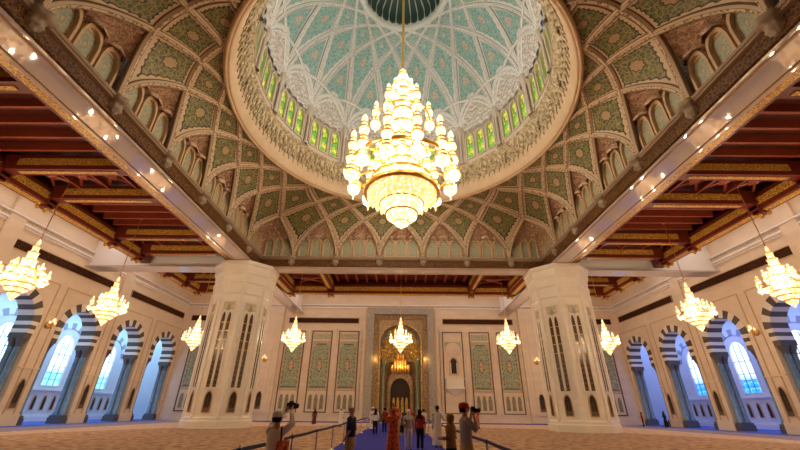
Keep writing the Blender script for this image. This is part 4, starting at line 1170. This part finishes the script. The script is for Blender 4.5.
for (x, y, lb) in ((-24, 21.9, 'small glowing chandelier in the left aisle, nearest to the viewer'),
                   (-24, 29.5, 'small glowing crystal chandelier in the left aisle, middle of the row'),
                   (-24, 43.6, 'small glowing crystal chandelier partly hidden behind the left marble pillar'),
                   (24, 21.9, 'small glowing chandelier in the right aisle, nearest to the viewer'),
                   (24, 29.5, 'small glowing crystal chandelier in the right aisle, middle of the row'),
                   (24, 43.6, 'small glowing crystal chandelier just beyond the right marble pillar'),
                   (-12.5, 43.6, 'small glowing chandelier before the mosaic panels left of the golden niche'),
                   (0, 43.6, 'small glowing crystal chandelier hanging in front of the golden niche'),
                   (12.5, 43.6, 'small glowing chandelier before the mosaic panels right of the golden niche'),
                   (-24, 14.3, 'small chandelier in the left aisle, seen only as a reflection in the beam'),
                   (24, 14.3, 'small chandelier in the right aisle, seen only as a reflection in the beam')):
    o = sm0 if not used else copy_tree(sm0); used = True
    o.location = (x, y, 7.65); tag(o, lb, 'chandelier', 'small crystal chandeliers')

# ------------------------------------------------------------------ rope barriers
def post():
    root = empty('barrier_post')
    b = MB(); b.lathe([(0, 0), (.17, 0), (.17, .02), (.05, .06), (.03, .08)], 16); b.build('base', M_STEEL, root, True)
    b = MB(); b.lathe([(.025, .06), (.025, .84), (.035, .85), (.035, .95), (.02, .98), (0, .985)], 12); b.build('pole', M_STEEL, root, True)
    b = MB(); b.box(-.04, .04, -.04, .04, .86, .93); b.build('belt_clip', M_BELT, root)
    return root
p0 = post(); up_ = False
for side, X, ys in (('left', -2.9, (7.7, 11.3, 14.6, 18.0, 21.6, 26, 31, 36)), ('right', 2.15, (7.0, 10.4, 14.0, 17.6, 21.6, 26, 31, 36))):
    for i, y in enumerate(ys):
        o = p0 if not up_ else copy_tree(p0); up_ = True
        o.location = (X, y, .02)
        tag(o, 'steel barrier post on the %s edge of the blue carpet, %s from the viewer' % (side, ('nearest', 'second', 'third', 'fourth', 'fifth', 'sixth', 'seventh', 'farthest')[i]), 'barrier post', 'steel barrier posts')
    mb = MB(); yy = [3.5] + list(ys)
    for a, c in zip(yy, yy[1:]):
        N = 6
        for k in range(N):
            y0, y1 = a + (c - a) * k / N, a + (c - a) * (k + 1) / N; s0 = .02 * math.sin(PI * k / N); s1 = .02 * math.sin(PI * (k + 1) / N)
            z0_, z1_ = .92 - s0, .92 - s1
            mb.add([(X + q, y_, z_ + h) for (y_, z_) in ((y0, z0_), (y1, z1_)) for q in (-.012, .012) for h in (-.035, .035)], [(0, 1, 3, 2), (4, 6, 7, 5), (0, 4, 5, 1), (2, 3, 7, 6), (1, 5, 7, 3), (0, 2, 6, 4)])
    tag(mb.build('barrier_rope', M_BELT), 'navy belt strung between the posts on the %s edge of the blue carpet' % side, 'barrier rope')

# ------------------------------------------------------------------ people
def cloth(name, c, rough=.85): return mat(name, c, rough, spec=.2)
SK = {'brown': cloth('skin_brown', (.26, .12, .07), .6), 'tan': cloth('skin_tan', (.50, .27, .17), .6)}
M_EYE = mat('eye', (.01, .01, .01), .3); M_HAIR = cloth('black_hair', (.012, .009, .008)); M_SHOE = mat('dark_shoes', (.02, .015, .015), .5)
ARM = {'down': ((.245, -.02, 1.13), (.26, .06, .88)), 'bent': ((.25, -.03, 1.14), (.13, .2, 1.12)), 'camera': ((.24, .17, 1.22), (.08, .17, 1.50)), 'raised': ((.25, .14, 1.52), (.09, .26, 1.74)),
       'out': ((.28, .05, 1.16), (.42, .25, 1.08)), 'hip': ((.3, -.06, 1.15), (.2, .08, .98))}
def person(label, loc, face, h=1.68, armR='down', armL='down', skin='tan', top='shirt', topm=None, legs='trousers', legm=None, headgear=None, headm=None, sleeve='long', walk=0.0, bald=False, group=None, seated=False, tuck=False):
    k = h / 1.72
    root = empty('person', (loc[0], loc[1], loc[2] if len(loc) > 2 else (.022 if -3 < loc[0] < 2.05 else 0)), face)
    wz = lambda p: (p[0] * k, p[1] * k, p[2] * k)
    V = []; E = []; RD_ = []
    def v(p, r_): V.append(wz(p)); RD_.append(r_ * k); return len(V) - 1
    def e(a, b_): E.append((a, b_))
    pel = v((0, 0, .95), .13); wst = v((0, 0, 1.1), .115); chs = v((0, 0, 1.28), .13); nb = v((0, -.01, 1.43), .075); nk = v((0, 0, 1.50), .052); jw = v((0, .015, 1.57), .072); cr = v((0, .0, 1.635), .092); tp = v((0, -.005, 1.69), .06)
    for a, b_ in ((pel, wst), (wst, chs), (chs, nb), (nb, nk), (nk, jw), (jw, cr), (cr, tp)): e(a, b_)
    joints = {}
    for s, an in ((1, armR), (-1, armL)):
        el, wr_ = ARM[an]; el = (el[0] * s, el[1], el[2]); wr_ = (wr_[0] * s, wr_[1], wr_[2])
        sh = v((.175 * s, 0, 1.39), .055); ie = v(el, .042); iw = v(wr_, .028)
        e(nb, sh); e(sh, ie); e(ie, iw)
        d = (Vector(wr_) - Vector(el)).normalized(); side = d.cross(Vector((0, 1, 0)) if abs(d.y) < .8 else Vector((1, 0, 0))).normalized(); nrm = d.cross(side)
        palm = Vector(wr_) + d * .07; ip = v(palm, .033); e(iw, ip)
        for q, ln in ((-1.5, .055), (-.5, .07), (.5, .075), (1.5, .065)):
            b1 = palm + side * q * .02 + d * .035; b2 = b1 + d * ln * .5 + nrm * .01; b3 = b2 + d * ln * .4 + nrm * .02
            i1 = v(b1, .0095); i2 = v(b2, .0085); i3 = v(b3, .007); e(ip, i1); e(i1, i2); e(i2, i3)
        t1 = v(Vector(wr_) + d * .045 + side * .04 * s, .011); t2 = v(Vector(wr_) + d * .085 + side * .062 * s + nrm * .01, .009); e(ip, t1); e(t1, t2)
        joints[s] = (Vector(el), Vector(wr_))
        hy = walk * s
        if seated: hp = (.09 * s, .0, .5 + .05); kn = (.12 * s, .42, .5); an_ = (.12 * s, .42, .09); toe = (.13 * s, .55, .035); 
        else: hp = (.09 * s, 0, .88); kn = (.095 * s, .03 + hy * .5, .49); an_ = (.1 * s, -.02 + hy, .09); toe = (.11 * s, .13 + hy, .035)
        a1 = v(hp, .085); a2 = v(kn, .055); a3 = v(an_, .04); a4 = v(toe, .035); e(pel, a1); e(a1, a2); e(a2, a3); e(a3, a4)
        joints[s] += (Vector(hp), Vector(kn), Vector(an_), Vector(toe))
    nose = v((0, .115, 1.6), .014); e(cr, nose)
    me = bpy.data.meshes.new('body'); me.from_pydata(V, E, []); me.materials.append(SK[skin])
    bm = bmesh.new(); bm.from_mesh(me); ly = bm.verts.layers.skin.verify()
    for i, vv in enumerate(bm.verts): vv[ly].radius = (RD_[i], RD_[i]); vv[ly].use_root = (i == pel)
    bm.to_mesh(me); bm.free()
    body = link('body', me, root); m1 = body.modifiers.new('skin', 'SKIN'); m1.use_smooth_shade = True; m2 = body.modifiers.new('sub', 'SUBSURF'); m2.levels = 1; m2.render_levels = 1
    # eyes and ears
    for s in (-1, 1):
        mb = MB(); mb.lathe([(0, -.011), (.009, -.006), (.011, 0), (.009, .006), (0, .011)], 8, wz((.032 * s, .088, 1.622))); mb.build('eye', M_EYE, root)
        mb = MB(); mb.lathe([(0, -.032), (.012, -.02), (.014, .01), (.01, .028), (0, .034)], 8, wz((.092 * s, 0, 1.61))); mb.build('ear', SK[skin], root, True)
    def loft(mb, secs, n=22, fold=0.0, nf=9, m=0, skip=None):
        vs = []; fs = []
        for j, (z, cx, cy, rx, ry) in enumerate(secs):
            for i in range(n):
                a = 2 * PI * i / n; fo = 1 + fold * (1 - j / len(secs)) * math.cos(nf * a + j)
                vs.append(wz((cx + rx * fo * math.cos(a), cy + ry * fo * math.sin(a), z)))
        for j in range(len(secs) - 1):
            for i in range(n):
                if skip and skip((j + .5), 2 * PI * (i + .5) / n): continue
                a = j * n + i; b_ = j * n + (i + 1) % n; fs.append((a, b_, b_ + n, a + n))
        mb.add(vs, fs, m)
    def sleeves(mb, m=0):
        for s in (1, -1):
            el, wr_ = joints[s][0], joints[s][1]; sh = Vector((.165 * s, 0, 1.40))
            pts = [Vector((.10 * s, 0, 1.41)), sh, sh.lerp(el, .5), el]; rr = [.07, .078, .066, .060]
            if sleeve == 'long': pts += [el.lerp(wr_, .5), wr_]; rr += [.05, .046]
            if sleeve == 'wide': pts += [el.lerp(wr_, .5), wr_]; rr = [.08, .09, .09, .09, .09, .095]
            mb.tube([wz(p) for p in pts], [q * k for q in rr], 12, m)
    torso = [(1.46, 0, -.005, .055, .055), (1.445, 0, -.005, .10, .07), (1.41, 0, -.005, .165, .09), (1.34, 0, 0, .185, .115), (1.25, 0, .005, .18, .125), (1.12, 0, 0, .165, .12), (1.02, 0, 0, .175, .125), (.9, 0, 0, .185, .135)]
    if tuck: torso = torso[:-1]; torso[-1] = (1.0, 0, 0, .172, .122)
    mb = MB()
    if top == 'robe':
        base = [(.10, 0, 0, .27, .22), (.12, 0, 0, .27, .22), (.5, 0, 0, .235, .19)] if not seated else [(.10, 0, .32, .3, .3), (.45, 0, .22, .3, .32), (.56, 0, .15, .28, .3), (.62, 0, .02, .22, .18)]
        loft(mb, base + torso[::-1], fold=.05); sleeves(mb); mb.build('robe', topm, root, True)
    else:
        loft(mb, torso[::-1], fold=.02); sleeves(mb); mb.build('shirt', topm, root, True)
        mb = MB()
        if legs == 'skirt':
            loft(mb, [(.10, 0, 0, .25, .21), (.45, 0, 0, .22, .19), (.8, 0, 0, .19, .15), (1.0, 0, 0, .165, .12)], fold=.07); mb.build('skirt', legm, root, True)
        else:
            loft(mb, [(.80, 0, 0, .19, .14), (.9, 0, 0, .185, .135), (1.02, 0, 0, .165, .118)])
            for s in (1, -1):
                hp, kn, an_, toe = joints[s][2:]
                mb.tube([wz(hp + Vector((0, 0, .06))), wz(hp.lerp(kn, .4)), wz(kn), wz(kn.lerp(an_, .5)), wz(an_)], [q * k for q in (.105, .1, .078, .07, .066)], 14)
            mb.build('trousers', legm, root, True)
    for s in (1, -1):
        an_, toe = joints[s][4], joints[s][5]; mb = MB()
        mb.tube([wz((an_.x, an_.y - .05, .045)), wz((an_.x, an_.y, .05)), wz((toe.x, toe.y - .02, .042)), wz((toe.x, toe.y + .04, .03))], [.035 * k, .045 * k, .045 * k, .025 * k], 10); mb.build('shoe', M_SHOE, root, True)
    fskip = lambda j, a: (j > 1.9 and j < 5.2 and abs(((a - PI / 2 + PI) % (2 * PI)) - PI) < .75)
    if headgear == 'scarf':
        mb = MB(); loft(mb, [(1.30, 0, 0, .20, .14), (1.43, 0, -.005, .14, .10), (1.50, 0, .0, .088, .088), (1.55, 0, .0, .098, .105), (1.60, 0, -.005, .108, .116), (1.66, 0, -.008, .104, .112), (1.71, 0, -.01, .07, .08), (1.735, 0, -.01, .01, .01)], fold=.03, skip=fskip); mb.build('headscarf', headm, root, True)
    elif headgear in ('cap', 'hat'):
        mb = MB(); loft(mb, [(1.635, 0, -.008, .105, .115), (1.66, 0, -.008, .106, .115), (1.72, 0, -.008, .098, .105), (1.745, 0, -.008, .05, .06), (1.75, 0, -.008, .005, .005)])
        if headgear == 'cap': mb.add([wz(p) for p in ((-.07, .09, 1.65), (.07, .09, 1.65), (.05, .18, 1.635), (-.05, .18, 1.635), (-.07, .09, 1.64), (.07, .09, 1.64), (.05, .18, 1.628), (-.05, .18, 1.628))], [(0, 1, 2, 3), (7, 6, 5, 4), (1, 5, 6, 2), (2, 6, 7, 3), (3, 7, 4, 0)])
        else: loft(mb, [(1.64, 0, -.008, .105, .115), (1.63, 0, -.008, .17, .18), (1.622, 0, -.008, .17, .18), (1.63, 0, -.008, .1, .1)])
        mb.build('cap' if headgear == 'cap' else 'hat', headm, root, True)
    if headgear != 'scarf' and not bald:
        hskip = lambda j, a: (j < 2.9 and abs(((a - PI / 2 + PI) % (2 * PI)) - PI) < 1.15)
        mb = MB(); loft(mb, [(1.55, 0, -.035, .075, .07), (1.59, 0, -.02, .094, .09), (1.64, 0, -.012, .101, .106), (1.67, 0, -.008, .100, .108), (1.71, 0, -.008, .08, .088), (1.735, 0, -.008, .02, .02)], skip=hskip); mb.build('hair', M_HAIR, root, True)
    tag(root, label, 'person', group)
    return root
WHITE = cloth('white_cotton', (.80, .74, .66)); CREAM = cloth('cream_linen', (.78, .66, .54)); NAVY = cloth('navy_polo', (.02, .025, .06)); KHAKI = cloth('khaki', (.45, .30, .16))
RED = cloth('red_cloth', (.42, .03, .02)); BLACK = cloth('black_cloth', (.015, .013, .015)); GREYS = cloth('grey_shirt', (.36, .30, .27)); BROWN = cloth('brown_cloth', (.28, .15, .05)); BEIGE = cloth('beige_cloth', (.55, .42, .32))
ORANGE = cloth('orange_red_print', (.62, .10, .03))
n = NT(ORANGE); n.col(n.ramp(n.noise(n.coord(), 14, 3), [(.4, (.40, .04, .02)), (.55, (.75, .20, .05)), (.65, (.62, .10, .03))]))
person('visitor in cream shirt and white hat raising a camera, by the left belt', (-2.05, 6.9), R(-28), 1.52, 'raised', 'raised', 'tan', 'shirt', CREAM, 'trousers', CREAM, 'cap', WHITE)
person('bald man in navy polo and khaki trousers standing sideways on the blue carpet', (-1.22, 10.4), R(80), 1.66, 'down', 'hip', 'tan', 'shirt', NAVY, 'trousers', KHAKI, sleeve='short', bald=True, tuck=True)
person('woman in orange-red patterned dress holding up a phone on the blue carpet', (-.22, 14.0), R(10), 1.64, 'raised', 'camera', 'brown', 'robe', ORANGE, headgear='scarf', headm=ORANGE)
person('distant man in long white robe at the left edge of the blue carpet', (-2.35, 35), R(150), 1.74, 'down', 'bent', 'brown', 'robe', WHITE, headgear='cap', headm=WHITE)
person('distant figure in white shirt and black trousers walking on the blue carpet', (-1.73, 29), R(0), 1.62, 'down', 'down', 'brown', 'shirt', WHITE, 'trousers', BLACK, 'scarf', BLACK, walk=.12)
person('woman in cream tunic, white headscarf and pale trousers with a black bag', (.38, 18), R(15), 1.58, 'down', 'hip', 'tan', 'shirt', BEIGE, 'trousers', WHITE, 'scarf', WHITE)
person('woman in red top, black headscarf and black trousers seen from behind', (.90, 18.6), R(-12), 1.60, 'bent', 'down', 'brown', 'shirt', RED, 'trousers', BLACK, 'scarf', BLACK)
person('black-haired man in long white robe reaching for the belt on the right', (1.83, 20), R(-20), 1.76, 'out', 'down', 'brown', 'robe', WHITE)
person('short woman in brown top and headscarf beside the photographer on the right', (1.22, 10.0), R(60), 1.50, 'bent', 'bent', 'tan', 'shirt', BROWN, 'skirt', BLACK, 'scarf', BROWN)
person('man in grey shirt, red cap and khaki trousers aiming a camera to the right', (1.36, 8.6), R(-80), 1.70, 'camera', 'camera', 'tan', 'shirt', GREYS, 'trousers', KHAKI, 'cap', RED, sleeve='short', tuck=True)
person('tiny distant woman in dark red dress below the left mosaic panels', (-9.6, 46), R(20), 1.6, 'down', 'down', 'brown', 'robe', cloth('dark_red', (.12, .02, .03)), headgear='scarf', headm=BLACK)
person('tiny distant man in white beside the panel left of the golden niche', (-5.9, 41), R(-20), 1.7, 'down', 'down', 'tan', 'robe', WHITE, headgear='cap', headm=WHITE)
person('distant visitor in salmon pink clothes below the mosaic panels right of the niche', (7.6, 40), R(30), 1.62, 'raised', 'down', 'tan', 'shirt', cloth('salmon', (.55, .20, .12)), 'trousers', cloth('salmon2', (.45, .22, .15)), headgear='scarf', headm=RED)
person('distant woman in orange-brown skirt in the crowd before the golden niche', (-.1, 27), R(5), 1.62, 'down', 'camera', 'tan', 'shirt', BEIGE, 'skirt', cloth('ochre', (.45, .22, .08)), headgear='scarf', headm=BROWN)
person('distant person in red in the crowd, right behind the cream-dressed woman', (.72, 28.5), R(-5), 1.66, 'camera', 'down', 'tan', 'robe', RED, headgear='scarf', headm=RED)
person('distant person in white shirt in the crowd, right of the woman with black headscarf', (1.55, 27), R(30), 1.62, 'down', 'down', 'tan', 'shirt', WHITE, 'trousers', BEIGE)
person('distant person in dark red and black in the crowd, left of the orange dress', (-1.15, 31), R(0), 1.68, 'down', 'down', 'brown', 'shirt', cloth('maroon', (.22, .03, .03)), 'trousers', BLACK)
person('distant person in navy in the crowd, behind the orange dress', (-.62, 33), R(10), 1.7, 'down', 'down', 'brown', 'shirt', NAVY, 'trousers', BLACK)
person('distant visitor in black cloak by the right arcade column', (32.0, 49.6), R(90), 1.72, 'bent', 'down', 'brown', 'robe', BLACK, headgear='scarf', headm=BLACK)
person('distant visitor in dark clothes with red scarf by the far right arch', (30.4, 51.5), R(60), 1.6, 'bent', 'down', 'tan', 'shirt', RED, 'trousers', BLACK, headgear='scarf', headm=BLACK)

def camera_thing(loc, rz, label, lens=.12):
    root = empty('camera', loc, rz)
    b = MB(); b.box(-.07, .07, -.04, .04, -.05, .05); b.box(-.03, .03, -.03, .03, .05, .075); b.build('camera_body', BLACK, root)
    b = MB(); b.lathe([(.035, 0), (.038, .02), (.038, lens * .7), (.044, lens), (.03, lens), (.02, lens * .9), (0, lens * .9)], 16); b.build('lens', BLACK, root, True, loc=(0, .04, 0), rot=(R(-90), 0, 0))
    tag(root, label, 'camera')
camera_thing((-1.93, 7.17, 1.64), R(-28), 'small black camera held up by the visitor in the white hat')
camera_thing((1.36 + .19, 8.635, 1.60), R(-80), 'black camera with long lens held by the man in the red cap', .11)
b = MB(); b.box(-.04, .04, -.13, .13, 0, .26); bg = b.build('handbag', BLACK, loc=(.08, 17.8, .72), rot=(0, 0, R(20)))
b = MB(); b.tube([(0, -.1, .25), (.02, -.05, .5), (.1, 0, .66), (.02, .05, .5), (0, .1, .25)], .012, 6); b.build('strap', BLACK, bg); tag(bg, 'black shoulder bag carried by the woman in the cream tunic', 'bag')
b = MB(); b.box(-.05, .05, -.1, .1, 0, .42); bg = b.build('shoulder_bag', ORANGE, loc=(-1.86, 6.72, .72), rot=(0, 0, R(-20)))
b = MB(); b.tube([(0, -.06, .4), (-.02, -.06, .62)], .012, 6); b.build('strap', BLACK, bg); tag(bg, 'red patterned bag on the back of the visitor in the white hat', 'bag')
